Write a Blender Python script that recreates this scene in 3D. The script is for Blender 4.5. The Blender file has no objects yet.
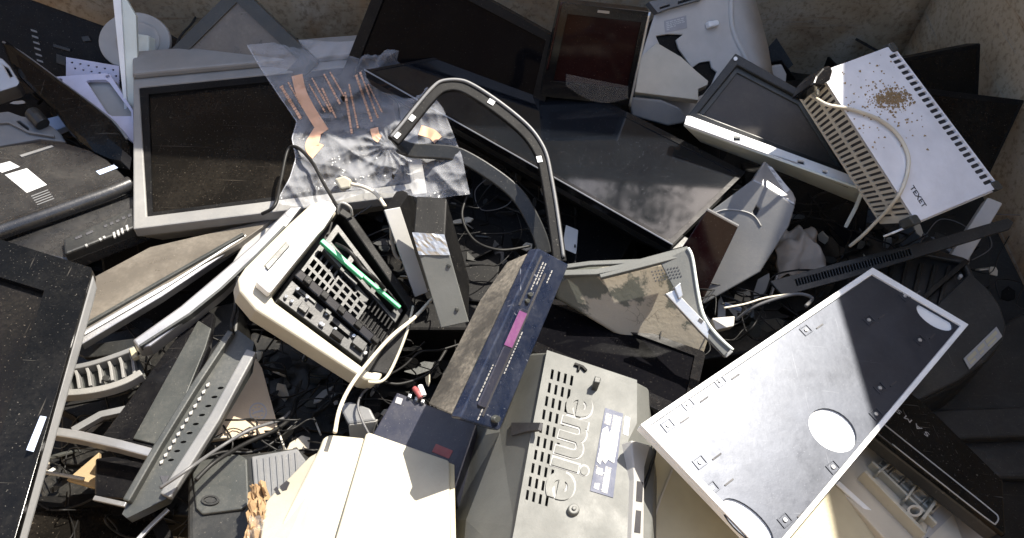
import bpy, bmesh, math, random
import numpy as np
from mathutils import Vector as V, Matrix, noise
from mathutils.geometry import tessellate_polygon
random.seed(7)
S = bpy.context.scene
COL = S.collection
R = math.radians
# ------------------------------------------------------------------ camera
CAM = V((0, 0, 0.94)); PITCH = 55.0; HFOV = 68.0
FOC = 512 / math.tan(R(HFOV / 2))
FW = V((0, math.cos(R(PITCH)), -math.sin(R(PITCH)))); UP = V((0, math.sin(R(PITCH)), math.cos(R(PITCH)))); RT = V((1, 0, 0))
cd = bpy.data.cameras.new('camera'); co = bpy.data.objects.new('camera', cd); COL.objects.link(co)
cd.sensor_width = 36; cd.lens = 18 / math.tan(R(HFOV / 2)); cd.clip_end = 500; cd.clip_start = 0.01
co.location = CAM; co.rotation_euler = (R(90 - PITCH), 0, 0); S.camera = co

def ray(x, y): return FW + RT * ((x - 512) / FOC) + UP * ((269 - y) / FOC)
def P(x, y, z):
    d = ray(x, y); return CAM + d * ((z - CAM.z) / d.z)

class Fr:
    """plane through three measured corners with heights; u runs A>B, v runs A>D, w along the normal (metres, + is up)"""
    def __init__(s, q, za, zb, zd):
        s.A = P(*q[0], za); s.B = P(*q[1], zb); s.D = P(*q[-1], zd)
        s.n = (s.B - s.A).cross(s.D - s.A).normalized()
        if s.n.dot(CAM - s.A) < 0: s.n = -s.n
        s.C = s.px(*q[2]) if len(q) == 4 else s.B + s.D - s.A
        s.lu = (s.B - s.A).length; s.lv = (s.D - s.A).length
    def px(s, x, y, w=0):
        d = ray(x, y); o = s.A + s.n * w
        return CAM + d * ((o - CAM).dot(s.n) / d.dot(s.n))
    def at(s, u, v, w=0):
        return s.A * (1-u)*(1-v) + s.B * u*(1-v) + s.C * u*v + s.D * (1-u)*v + s.n * w
    def X(s, pts, w=0): return [s.px(x, y, w) for x, y in pts]
    def U(s, pts, w=0): return [s.at(u, v, w) for u, v in pts]
    def rect(s, u0, v0, u1, v1, w=0, r=0.0, k=4):
        if not r: return s.U([(u0, v0), (u1, v0), (u1, v1), (u0, v1)], w)
        ru, rv = min(r / s.lu, abs(u1-u0)/2.01), min(r / s.lv, abs(v1-v0)/2.01); o = []
        for cu, cv, a0 in ((u1-ru, v0+rv, -90), (u1-ru, v1-rv, 0), (u0+ru, v1-rv, 90), (u0+ru, v0+rv, 180)):
            for i in range(k+1):
                a = R(a0 + 90*i/k); o.append((cu + ru*math.cos(a), cv + rv*math.sin(a)))
        return s.U(o, w)
    def ell(s, cu, cv, ru, rv, w=0, k=28, rot=0):
        o = []
        for i in range(k):
            a = 2*math.pi*i/k; x, y = ru*math.cos(a), rv*math.sin(a)
            o.append((cu + x*math.cos(rot) - y*math.sin(rot), cv + x*math.sin(rot) + y*math.cos(rot)))
        return s.U(o, w)
    def ellx(s, cx, cy, rx, ry, w=0, k=28, rot=0):
        o = []
        for i in range(k):
            a = 2*math.pi*i/k; x, y = rx*math.cos(a), ry*math.sin(a)
            o.append((cx + x*math.cos(rot) - y*math.sin(rot), cy + x*math.sin(rot) + y*math.cos(rot)))
        return s.X(o, w)
    @staticmethod
    def pts(A, B, C, D):
        f = object.__new__(Fr); f.A, f.B, f.C, f.D = A, B, C, D; f.n = (B-A).cross(D-A).normalized()
        if f.n.dot(CAM-A) < 0: f.n = -f.n
        f.lu, f.lv = (B-A).length, (D-A).length; return f
    def sub(s, w):
        f = object.__new__(Fr); f.n = s.n; d = s.n*w
        f.A, f.B, f.C, f.D = s.A+d, s.B+d, s.C+d, s.D+d; f.lu, f.lv = s.lu, s.lv; return f

def cat(pts, k=6):
    """Catmull-Rom through points"""
    p = [pts[0]] + list(pts) + [pts[-1]]; o = []
    for i in range(1, len(p)-2):
        a, b, c, d = p[i-1], p[i], p[i+1], p[i+2]
        for j in range(k):
            t = j/k; o.append(0.5*((2*b) + (c-a)*t + (2*a-5*b+4*c-d)*t*t + (3*b-a-3*c+d)*t**3))
    o.append(p[-2]); return o

class MB:
    def __init__(s): s.v = []; s.f = []; s.m = []
    def add(s, vs, fs, m=0):
        b = len(s.v); s.v += [V(x) for x in vs]; s.f += [tuple(b+i for i in f) for f in fs]; s.m += [m]*len(fs); return s
    def slab(s, pts, n, w0, w1, holes=(), m=0, s0=1.0, s1=1.0):
        """polygon (list of 3D points) extruded along n from w0 to w1"""
        c = sum(pts, V())/len(pts)
        sc = lambda q, k: [c + (x-c)*k for x in q]
        k = len(pts)
        if not holes:
            vs = [x + n*w0 for x in sc(pts, s0)] + [x + n*w1 for x in sc(pts, s1)]
            fs = [tuple(range(k)), tuple(range(2*k-1, k-1, -1))] + [(i, (i+1) % k, k+(i+1) % k, k+i) for i in range(k)]
            return s.add(vs, fs, m)
        loops = [list(pts)] + [list(h) for h in holes]
        flat = [x for l in loops for x in l]; N = len(flat)
        tri = tessellate_polygon(loops)
        vs = [x + n*w0 for x in flat] + [x + n*w1 for x in flat]
        fs = [tuple(t) for t in tri] + [tuple(N+i for i in reversed(t)) for t in tri]
        b = 0
        for l in loops:
            k = len(l); fs += [(b+i, b+(i+1) % k, N+b+(i+1) % k, N+b+i) for i in range(k)]; b += k
        return s.add(vs, fs, m)
    def loft(s, rings, m=0, cap=True, cap0=True):
        k = len(rings[0]); vs = [x for r in rings for x in r]; fs = []
        for j in range(len(rings)-1):
            fs += [(j*k+i, j*k+(i+1) % k, (j+1)*k+(i+1) % k, (j+1)*k+i) for i in range(k)]
        if cap: fs += ([tuple(range(k))] if cap0 else []) + [tuple(range(len(vs)-1, len(vs)-1-k, -1))]
        return s.add(vs, fs, m)
    def tube(s, pts, r, seg=8, m=0, smooth=6, flat=None):
        if smooth: pts = cat(pts, smooth)
        rings = []; prev = None
        for i, p in enumerate(pts):
            t = (pts[min(i+1, len(pts)-1)] - pts[max(i-1, 0)]).normalized()
            a = (V((0, 0, 1)) if abs(t.z) < .95 else V((1, 0, 0))) if prev is None else prev
            x = (a - t*a.dot(t)).normalized(); y = t.cross(x); prev = x
            rr = r if not callable(r) else r(i/(len(pts)-1))
            rings.append([p + x*rr*math.cos(2*math.pi*j/seg) + y*rr*math.sin(2*math.pi*j/seg) for j in range(seg)])
        return s.loft(rings, m)
    def bar(s, pts, n, wid, h0, h1, m=0, smooth=0):
        """strip of width wid following pts in the plane with normal n"""
        if smooth: pts = cat(pts, smooth)
        rings = []
        for i, p in enumerate(pts):
            t = (pts[min(i+1, len(pts)-1)] - pts[max(i-1, 0)]).normalized(); x = n.cross(t).normalized()
            w = wid if not callable(wid) else wid(i/(len(pts)-1))
            rings.append([p + x*w/2 + n*h0, p - x*w/2 + n*h0, p - x*w/2 + n*h1, p + x*w/2 + n*h1])
        return s.loft(rings, m)
    def box(s, fr, u0, v0, u1, v1, w0, w1, m=0, r=0): return s.slab(fr.rect(u0, v0, u1, v1, 0, r), fr.n, w0, w1, m=m)

def build(name, mb, mats, parent=None, bevel=0.0, seg=2, smooth=False, label=None):
    me = bpy.data.meshes.new(name); c = sum(mb.v, V())/len(mb.v)
    c = V((c.x, c.y, min(v.z for v in mb.v))) if parent is None else V(parent['_o'])
    me.from_pydata([v - c for v in mb.v], [], mb.f)
    mats = mats if isinstance(mats, (list, tuple)) else [mats]
    for x in mats: me.materials.append(x)
    me.polygons.foreach_set('material_index', mb.m)
    bm = bmesh.new(); bm.from_mesh(me); bmesh.ops.recalc_face_normals(bm, faces=bm.faces); bm.to_mesh(me); bm.free()
    if smooth: me.polygons.foreach_set('use_smooth', [True]*len(me.polygons))
    o = bpy.data.objects.new(name, me); COL.objects.link(o)
    if parent is None: o.location = c; o['_o'] = list(c)
    else: o.parent = parent; o['_o'] = parent['_o']
    if bevel:
        b = o.modifiers.new('bevel', 'BEVEL'); b.width = bevel; b.segments = seg; b.limit_method = 'ANGLE'; b.angle_limit = R(35); b.use_clamp_overlap = True
        b.harden_normals = False
    if label: o['label'] = label
    return o
def build_each(name, items, m, parent, bevel=0.0):
    return [build(name, MB().slab(*a, **k), m, parent, bevel) for a, k in items]
def tag(o, label, catg, group=None, kind=None):
    if label: o['label'] = label
    if catg: o['category'] = catg
    if group: o['group'] = group
    if kind: o['kind'] = kind
    return o
def thing(name, label, catg, base, group=None):
    o = bpy.data.objects.new(name, None); COL.objects.link(o); o.location = base; o.empty_display_size = .03
    o['_o'] = list(base); return tag(o, label, catg, group)
def text(name, s, org, xd, yd, n, size, mat, parent, ext=.0004, w=.0006, bold=0, fit=None):
    c = bpy.data.curves.new(name, 'FONT'); c.body = s; c.size = 1; c.extrude = 0; c.offset = bold
    t = bpy.data.objects.new(name, c); COL.objects.link(t)
    dg = bpy.context.evaluated_depsgraph_get(); me = bpy.data.meshes.new_from_object(t.evaluated_get(dg))
    bpy.data.objects.remove(t)
    xs = [v.co.x for v in me.vertices]; sx = size if not fit else fit/(max(xs)-min(xs)); x0 = min(xs)
    mb = MB(); po = [org + xd*((v.co.x-x0)*sx) + yd*(v.co.y*size) for v in me.vertices]
    k = len(po); fs = [tuple(p.vertices) for p in me.polygons]
    # walls along boundary edges
    from collections import Counter
    ec = Counter(tuple(sorted(e)) for p in me.polygons for e in p.edge_keys)
    vs = [p + n*w for p in po] + [p + n*(w-ext) for p in po]
    fs2 = fs + [tuple(k+i for i in reversed(f)) for f in fs] + [(a, b, k+b, k+a) for (a, b), q in ec.items() if q == 1]
    mb.add(vs, fs2); bpy.data.meshes.remove(me)
    return build(name, mb, mat, parent)
# ------------------------------------------------------------------ materials
DK = .75
def M(name, col, rough=.4, metal=0.0, dust=.35, dcol=(.36, .33, .28), dscale=14, bump=.15, bscale=350, spec=.5, scr=0.0, coat=0.0, col2=None, c2scale=6, c2th=.5, c2w=.04, cracks=False, speck=.25):
    m = bpy.data.materials.new(name); m.use_nodes = True; nt = m.node_tree; N = nt.nodes; L = nt.links
    b = N['Principled BSDF']; tc = N.new('ShaderNodeTexCoord')
    def noi(scale, det=6, rgh=.6, dist=0.0, vec=None):
        n = N.new('ShaderNodeTexNoise'); n.inputs['Scale'].default_value = scale; n.inputs['Detail'].default_value = det
        n.inputs['Roughness'].default_value = rgh; n.inputs['Distortion'].default_value = dist
        L.new(vec or tc.outputs['Object'], n.inputs['Vector']); return n.outputs['Fac']
    def rng(src, a, bb, c=0.0, d=1.0):
        r = N.new('ShaderNodeMapRange'); r.inputs[1].default_value = a; r.inputs[2].default_value = bb
        r.inputs[3].default_value = c; r.inputs[4].default_value = d; L.new(src, r.inputs[0]); return r.outputs[0]
    def mth(op, a, bb):
        r = N.new('ShaderNodeMath'); r.operation = op
        for i, x in enumerate((a, bb)):
            if isinstance(x, (int, float)): r.inputs[i].default_value = x
            else: L.new(x, r.inputs[i])
        return r.outputs[0]
    def mix(f, a, bb):
        r = N.new('ShaderNodeMix'); r.data_type = 'RGBA'
        if isinstance(f, (int, float)): r.inputs[0].default_value = f
        else: L.new(f, r.inputs[0])
        for i, x in ((6, a), (7, bb)):
            if isinstance(x, tuple): r.inputs[i].default_value = (*x, 1)
            else: L.new(x, r.inputs[i])
        return r.outputs[2]
    base = mix(rng(noi(9, 4), .35, .65), tuple(c*.86 for c in col), tuple(min(1, c*1.1) for c in col))
    if col2: base = mix(rng(noi(c2scale, 8, .65, .3), c2th-c2w, c2th+c2w), base, col2)
    if cracks:
        vo = N.new('ShaderNodeTexVoronoi'); vo.feature = 'DISTANCE_TO_EDGE'; vo.inputs['Scale'].default_value = 38; dn_ = N.new('ShaderNodeTexNoise'); dn_.inputs['Scale'].default_value = 40; dn_.inputs['Detail'].default_value = 4; L.new(tc.outputs['Object'], dn_.inputs['Vector'])
        va = N.new('ShaderNodeVectorMath'); va.operation = 'MULTIPLY_ADD'; L.new(dn_.outputs['Color'], va.inputs[0]); va.inputs[1].default_value = (.035, .035, .035); L.new(tc.outputs['Object'], va.inputs[2]); L.new(va.outputs[0], vo.inputs['Vector'])
        base = mix(mth('MULTIPLY', rng(vo.outputs[0], .008, .022, .8, 0.0), rng(noi(14), .52, .58)), base, (.16, .14, .11))
    big = rng(noi(dscale, 8, .7, .4), .42, .72); fine = rng(noi(190, 3, .7), .35, .75)
    geo = N.new('ShaderNodeNewGeometry'); sp = N.new('ShaderNodeSeparateXYZ'); L.new(geo.outputs['Normal'], sp.inputs[0])
    upf = rng(sp.outputs['Z'], -.2, .8, .35, 1.0)
    df = mth('MULTIPLY', mth('MULTIPLY', mth('ADD', big, .08), mth('ADD', fine, .3)), mth('MULTIPLY', upf, dust*DK))
    spk = mth('MULTIPLY', rng(noi(420, 2, .5), .68, .74), mth('MULTIPLY', upf, speck))
    sc = None
    if scr:
        mp = N.new('ShaderNodeMapping'); mp.inputs['Scale'].default_value = (6, 260, 60); mp.inputs['Rotation'].default_value = (.3, .2, .7); L.new(tc.outputs['Object'], mp.inputs[0])
        mp2 = N.new('ShaderNodeMapping'); mp2.inputs['Scale'].default_value = (240, 9, 70); mp2.inputs['Rotation'].default_value = (.1, .4, -.4); L.new(tc.outputs['Object'], mp2.inputs[0])
        sc = mth('MULTIPLY', mth('MAXIMUM', rng(noi(1, 3, .6, 0, mp.outputs[0]), .67, .72), rng(noi(1, 3, .6, 0, mp2.outputs[0]), .69, .73)), scr)
        df = mth('MAXIMUM', df, sc)
    f = mth('MINIMUM', mth('MAXIMUM', df, spk), .92)
    L.new(mix(f, base, dcol), b.inputs['Base Color'])
    ro = mth('ADD', rng(noi(30, 5, .65), .3, .7, rough*.8, rough*1.2), mth('MULTIPLY', f, .35))
    L.new(mth('MINIMUM', ro, 1.0), b.inputs['Roughness'])
    b.inputs['Metallic'].default_value = metal; b.inputs['Specular IOR Level'].default_value = spec
    if coat: b.inputs['Coat Weight'].default_value = coat; b.inputs['Coat Roughness'].default_value = .05
    if bump:
        bp = N.new('ShaderNodeBump'); bp.inputs['Strength'].default_value = bump; bp.inputs['Distance'].default_value = .001
        hs = mth('ADD', noi(bscale, 3, .6), mth('MULTIPLY', noi(16, 3, .5), 1.5)); L.new(hs, bp.inputs['Height']); L.new(bp.outputs[0], b.inputs['Normal'])
    return m
gloss = M('gloss_black_plastic', (.005, .005, .006), .12, dust=.04, bump=.02, scr=.04, speck=.12, spec=.3)
dustygloss = M('dusty_black_gloss', (.003, .003, .003), .12, dust=.03, bump=.03, scr=.12, speck=.2, spec=.13)
black = M('matte_black_plastic', (.005, .005, .0053), .5, dust=.035, spec=.12)
blackd = M('dusty_black_plastic', (.007, .007, .0067), .42, dust=.11, scr=.1, spec=.3)
dark = M('charcoal_plastic', (.018, .019, .019), .4, dust=.09, scr=.1, spec=.35)
dgrey = M('dark_grey_plastic', (.036, .039, .037), .4, dust=.14, scr=.12, spec=.4)
grey = M('grey_plastic', (.135, .137, .138), .45, dust=.2, scr=.12)
lgrey = M('light_grey_plastic', (.30, .295, .28), .45, dust=.2, scr=.1)
silver = M('silver_paint', (.30, .30, .305), .36, .6, dust=.25, scr=.2)
steel = M('zinc_steel', (.50, .51, .51), .34, .7, dust=.2, scr=.15)
screen = M('dark_screen', (.005, .0045, .004), .14, dust=.055, dcol=(.3, .25, .19), dscale=6, bump=.02, speck=.3, scr=.08, spec=.15)
mirror = M('glossy_screen', (.004, .005, .007), .05, dust=.012, dcol=(.3, .32, .35), bump=0, speck=.12, scr=.02, spec=.55)
lcd = M('lcd_panel_film', (.10, .088, .072), .3, dust=.35, dcol=(.40, .35, .28), bump=.04, scr=.15)
cream = M('cream_plastic', (.40, .375, .30), .5, dust=.3, dcol=(.24, .21, .15), dscale=18, speck=.3, spec=.2, scr=.2)
creamy = M('yellowed_cream_plastic', (.40, .355, .235), .5, dust=.2, dcol=(.40, .35, .26))
white = M('white_plastic', (.72, .73, .72), .42, dust=.2, dcol=(.45, .42, .38))
whitep = M('white_enamel', (.74, .74, .76), .4, dust=.2, dcol=(.50, .46, .40), dscale=8)
greywhite = M('grey_white_plastic', (.46, .44, .41), .5, dust=.25)
greenwhite = M('greenish_white_plastic', (.58, .62, .56), .45, dust=.25)
beige = M('beige_plastic', (.44, .40, .32), .5, dust=.3)
khaki = M('khaki_grey_plastic', (.112, .115, .108), .5, dust=.3, dcol=(.18, .175, .158), dscale=20, scr=.14, spec=.25)
mud = M('mud_caked_plastic', (.085, .09, .076), .5, dust=.12, col2=(.33, .295, .235), c2scale=5.5, c2th=.48, c2w=.012, bump=.5, bscale=120, cracks=True)
navy = M('navy_plastic', (.006, .0105, .026), .28, dust=.2, dcol=(.22, .23, .26), dscale=30, scr=.8)
navydull = M('dull_navy_metal', (.016, .018, .032), .38, dust=.12)
dustmetal = M('dusty_dark_metal', (.035, .032, .028), .6, dust=1.9, dcol=(.24, .21, .165), dscale=7, scr=.2)
sheetm = M('grey_metallic_sheet', (.034, .039, .052), .37, .55, dust=.12, dcol=(.14, .15, .17), dscale=40, bump=.08, bscale=90, scr=.25)
lilac = M('lilac_white_plate', (.55, .54, .66), .45, dust=.2)
cardb = M('cardboard', (.44, .35, .25), .85, dust=.2, spec=.1, bump=.3)
ply = M('raw_tan_board', (.32, .24, .14), .8, dust=.2, spec=.1)
paperm = M('white_label_paper', (.52, .52, .51), .6, dust=.25, speck=.1)
bluelab = M('pale_blue_label', (.42, .50, .66), .5, dust=.2)
ink = M('black_ink', (.03, .03, .035), .6, dust=.1, speck=0)
greyink = M('grey_print', (.3, .3, .31), .5, dust=.1, speck=0)
greenp = M('green_plastic', (.08, .48, .22), .4, dust=.15)
redst = M('dull_red_label', (.26, .05, .05), .5, dust=.3)
purple = M('purple_sticker', (.15, .045, .14), .45, dust=.5)
indigo = M('indigo_gloss_strip', (.05, .05, .16), .25, dust=.2)
orange = M('orange_tape', (.62, .36, .23), .5, dust=.1)
rag = M('dusty_beige_cloth', (.45, .38, .31), .95, dust=.3, spec=.05, bump=.6, bscale=500)
cableb = M('black_cable', (.008, .008, .008), .5, dust=.05, spec=.25, speck=.05)
cablew = M('cream_cable', (.60, .54, .42), .5, dust=.2)
cableg = M('grey_cable', (.09, .09, .092), .5, dust=.1)
leanscr = M('black_glass', (.003, .003, .004), .06, dust=.008, bump=0, speck=.1, spec=.03)
navydull2 = M('blue_grey_label', (.06, .07, .11), .5, dust=.2, spec=.2)
lcd2 = M('dull_panel_film', (.045, .040, .036), .4, dust=.2, dcol=(.25, .22, .18), bump=.04, scr=.1, spec=.3)
sheen = M('worn_black_plastic', (.016, .016, .0165), .27, dust=.10, scr=.15, spec=.6)
midgrey = M('mid_grey_plastic', (.19, .188, .18), .45, dust=.25, scr=.12)
soil = M('dry_soil_crumbs', (.34, .24, .13), .95, dust=.1, spec=.1)
paperb = M('brown_paper', (.30, .20, .11), .85, dust=.15, spec=.1)
brownrefl = M('brown_reflection_glass', (.014, .005, .005), .08, dust=.05, dcol=(.30, .2, .16), bump=0, speck=.3, spec=.10)  # brown reflection of the rusty wall tinted into the glass colour
redgl = M('red_tinted_gloss', (.018, .003, .004), .12, dust=.08, bump=0, spec=.25)
# ------------------------------------------------------------------ generic things
def base_of(fr, th): return (fr.A+fr.B+fr.C+fr.D)/4 - fr.n*th
def flat_screen(name, label, catg, fr, th, bz, mframe, mscreen, mback=None, r=.006, depth=.004, back_in=.03, group=None, bez_h=.018):
    """flat monitor or television: bezel frame with its hole, recessed screen, back housing; bz = bezel (left, top, right, bottom) in metres"""
    t = thing(name, label, catg, base_of(fr, th), group)
    l, tp, rr, b = bz[0]/fr.lu, bz[1]/fr.lv, bz[2]/fr.lu, bz[3]/fr.lv
    mb = MB().slab(fr.rect(0, 0, 1, 1, 0, r), fr.n, -bez_h, 0, [fr.rect(l, tp, 1-rr, 1-b)])
    build('bezel', mb, mframe, t, .0018)
    build('screen', MB().box(fr, l-.002, tp-.002, 1-rr+.002, 1-b+.002, -bez_h+.002, -depth), mscreen, t)
    q = fr.rect(.012, .012, .988, .988, 0, r)
    c = sum(q, V())/len(q)
    mb = MB().loft([[x-fr.n*(bez_h+.0004) for x in q], [x-fr.n*(bez_h+(th-bez_h)*.4) for x in q], [c+(x-c)*(1-back_in*4)-fr.n*th for x in q]])
    build('back_housing', mb, mback or mframe, t, .003)
    return t
def slotrow(fr, u0, v0, u1, v1, n, fill=.5, along='u'):
    """list of n rectangular hole loops along u or v"""
    o = []
    for i in range(n):
        a = (i+.5-fill/2)/n; b = (i+.5+fill/2)/n
        o.append(fr.rect(u0+(u1-u0)*a, v0, u0+(u1-u0)*b, v1) if along == 'u' else fr.rect(u0, v0+(v1-v0)*a, u1, v0+(v1-v0)*b))
    return o
def sticker(name, t, pts, n, m, h=.0005, bars=0, fr=None, ub=None, barm=None):
    """label sheet (3D points) with optional print lines across it; ub = (p0, pu, pv) corner and edge vectors of the print"""
    o = build(name, MB().slab(pts, n, .0002, h), m, t)
    if bars:
        p0 = pts[0]; pu = pts[1]-pts[0]; pv = pts[3]-pts[0]; mb = MB()
        for i in range(bars):
            y = .14 + .76*i/bars; x = .08
            while x < .85:
                w = random.uniform(.04, .16); x1 = min(x+w, .92); hh = .36/bars
                q = [p0+pu*x+pv*y, p0+pu*x1+pv*y, p0+pu*x1+pv*(y+hh), p0+pu*x+pv*(y+hh)]
                mb.slab(q, n, h, h+.0002); x = x1+random.uniform(.02, .05)
                if random.random() < .12: break
        build('print', mb, barm or ink, o)
    return o
def cable(label, pts, r, m, name='cable', catg='cable', group='loose cables across the heap', smooth=8):
    return tag(build(name, MB().tube([p if isinstance(p, V) else P(*p) for p in pts], r, 8, smooth=smooth), m, smooth=True), label, catg, group)
def poly_thing(name, label, catg, fr, pts, th, m, bevel=.002, holes=(), w=0):
    return tag(build(name, MB().slab(fr.X(pts), fr.n, w-th, w, [fr.X(h) for h in holes]), m, None, bevel), label, catg)

# ------------------------------------------------------------------ setting: ground and the steel skip
def rust_mat():
    m = bpy.data.materials.new('rusty_steel'); m.use_nodes = True; nt = m.node_tree; N = nt.nodes; L = nt.links; b = N['Principled BSDF']
    tc = N.new('ShaderNodeTexCoord')
    def noi(s, vec=None, d=8, r=.65, di=0):
        n = N.new('ShaderNodeTexNoise'); n.inputs['Scale'].default_value = s; n.inputs['Detail'].default_value = d; n.inputs['Roughness'].default_value = r; n.inputs['Distortion'].default_value = di
        L.new(vec or tc.outputs['Object'], n.inputs['Vector']); return n.outputs['Fac']
    def ramp(src, *st):
        r = N.new('ShaderNodeValToRGB'); e = r.color_ramp.elements
        while len(e) < len(st): e.new(.5)
        for i, (p, c) in enumerate(st): e[i].position = p; e[i].color = (*c, 1)
        L.new(src, r.inputs[0]); return r.outputs[0]
    def mix(f, a, c, t='MIX'):
        r = N.new('ShaderNodeMix'); r.data_type = 'RGBA'; r.blend_type = t
        L.new(f, r.inputs[0]) if not isinstance(f, float) else setattr(r.inputs[0], 'default_value', f)
        L.new(a, r.inputs[6]); L.new(c, r.inputs[7]); return r.outputs[2]
    c1 = ramp(noi(3.2, di=.6), (.3, (.40, .29, .17)), (.5, (.52, .41, .27)), (.62, (.58, .49, .36)), (.75, (.54, .33, .16)))
    c2 = ramp(noi(7, di=1.2), (.35, (.22, .13, .07)), (.6, (.46, .26, .11)))
    f = ramp(noi(2.1, di=.8), (.5, (0, 0, 0)), (.64, (1, 1, 1)))
    c = mix(f, c1, c2)
    mp = N.new('ShaderNodeMapping'); mp.inputs['Scale'].default_value = (2.2, 2.2, 75); mp.inputs['Rotation'].default_value = (0, .7, .3); L.new(tc.outputs['Object'], mp.inputs[0])
    mp2 = N.new('ShaderNodeMapping'); mp2.inputs['Scale'].default_value = (3, 3, 70); mp2.inputs['Rotation'].default_value = (.2, -.45, 0); L.new(tc.outputs['Object'], mp2.inputs[0])
    s1 = ramp(noi(1, mp.outputs[0], 4), (.62, (0, 0, 0)), (.70, (.7, .7, .7))); s2 = ramp(noi(1, mp2.outputs[0], 4), (.63, (0, 0, 0)), (.70, (.7, .7, .7)))
    g = N.new('ShaderNodeRGB'); g.outputs[0].default_value = (.40, .37, .31, 1); g2 = N.new('ShaderNodeRGB'); g2.outputs[0].default_value = (.34, .19, .09, 1)
    c = mix(s1, c, g.outputs[0]); c = mix(s2, c, g2.outputs[0])
    sp = ramp(noi(90, d=4), (.33, (.6, .55, .5)), (.5, (1, 1, 1))); c = mix(1.0, c, sp, 'MULTIPLY')
    L.new(c, b.inputs['Base Color']); b.inputs['Roughness'].default_value = .7; b.inputs['Metallic'].default_value = .15
    bp = N.new('ShaderNodeBump'); bp.inputs['Strength'].default_value = .5; bp.inputs['Distance'].default_value = .004; L.new(noi(25), bp.inputs['Height']); L.new(bp.outputs[0], b.inputs['Normal'])
    return m
rust = rust_mat()
X0, X1, Y0, Y1, ZF, ZT = -2.3, .97, -.28, 1.52, -.75, 1.0
def axbox(mb, a, b):
    x0, y0, z0 = a; x1, y1, z1 = b
    return mb.slab([V((x0, y0, 0)), V((x1, y0, 0)), V((x1, y1, 0)), V((x0, y1, 0))], V((0, 0, 1)), z0, z1)
skip = thing('waste_skip', 'open rust-stained steel skip whose scraped brown walls hold the whole heap', 'waste skip', V((0, .6, ZF-.02)))
def wavy_wall(p0, pu, pv, nrm, nu=40, nv=24):
    """dented steel plate: front grid slightly uneven, with thickness"""
    mb = MB(); vs = []
    for k in (0, 1):
        for j in range(nv+1):
            for i in range(nu+1):
                p = p0 + pu*(i/nu) + pv*(j/nv)
                d = (noise.noise(p*1.7)*.012 + noise.noise(p*6)*.003) if k == 0 else -.012
                vs.append(p + nrm*d)
    W = nu+1; o = W*(nv+1); fs = []
    for j in range(nv):
        for i in range(nu):
            a = j*W+i; fs += [(a, a+1, a+1+W, a+W), (o+a, o+a+W, o+a+1+W, o+a+1)]
    for i in range(nu): fs += [(i, o+i, o+i+1, i+1), (nv*W+i, nv*W+i+1, o+nv*W+i+1, o+nv*W+i)]
    for j in range(nv): fs += [(j*W, (j+1)*W, o+(j+1)*W, o+j*W), (j*W+nu, o+j*W+nu, o+(j+1)*W+nu, (j+1)*W+nu)]
    return mb.add(vs, fs)
Hh = ZT-ZF
build('side_wall', wavy_wall(V((X0, Y1, ZF)), V((X1-X0, 0, 0)), V((0, 0, Hh)), V((0, -1, 0)), 60), rust, skip, smooth=True, label='long far wall of the skip')
build('end_wall', wavy_wall(V((X1, Y0, ZF)), V((0, Y1-Y0, 0)), V((0, 0, Hh)), V((-1, 0, 0))), rust, skip, smooth=True, label='right end wall of the skip')
build('end_wall', wavy_wall(V((X0, Y0, ZF)), V((0, Y1-Y0, 0)), V((0, 0, Hh)), V((1, 0, 0))), rust, skip, smooth=True)
build('side_wall', wavy_wall(V((X0, Y0, ZF)), V((X1-X0, 0, 0)), V((0, 0, Hh-.1)), V((0, 1, 0)), 60), rust, skip, smooth=True)
build('floor_plate', axbox(MB(), (X0, Y0, ZF-.02), (X1, Y1, ZF-.002)), rust, skip)
mb = MB()
for a, b in (((X0-.05, Y1+.004, ZT-.06), (X1+.05, Y1+.07, ZT+.03)), ((X0-.05, Y0-.07, ZT-.16), (X1+.05, Y0-.004, ZT-.07))): axbox(mb, a, b)
for a, b in (((X1+.004, Y0, ZT-.06), (X1+.07, Y1, ZT+.025)), ((X0-.07, Y0, ZT-.06), (X0-.004, Y1, ZT+.025))): axbox(mb, a, b)
build('rim', mb, rust, skip, .006)
def ground_mat():
    m = M('packed_gravel_ground', (.22, .19, .15), .9, dust=.3, bscale=60, bump=.6, spec=.2, col2=(.15, .14, .11), c2scale=.8); return m
gmb = MB().add([V((x*150, y*150, ZF-.24)) for x, y in ((-1, -1), (1, -1), (1, 1), (-1, 1))], [(0, 1, 2, 3)])
tag(build('ground', gmb, ground_mat()), None, None, kind='structure')
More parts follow.
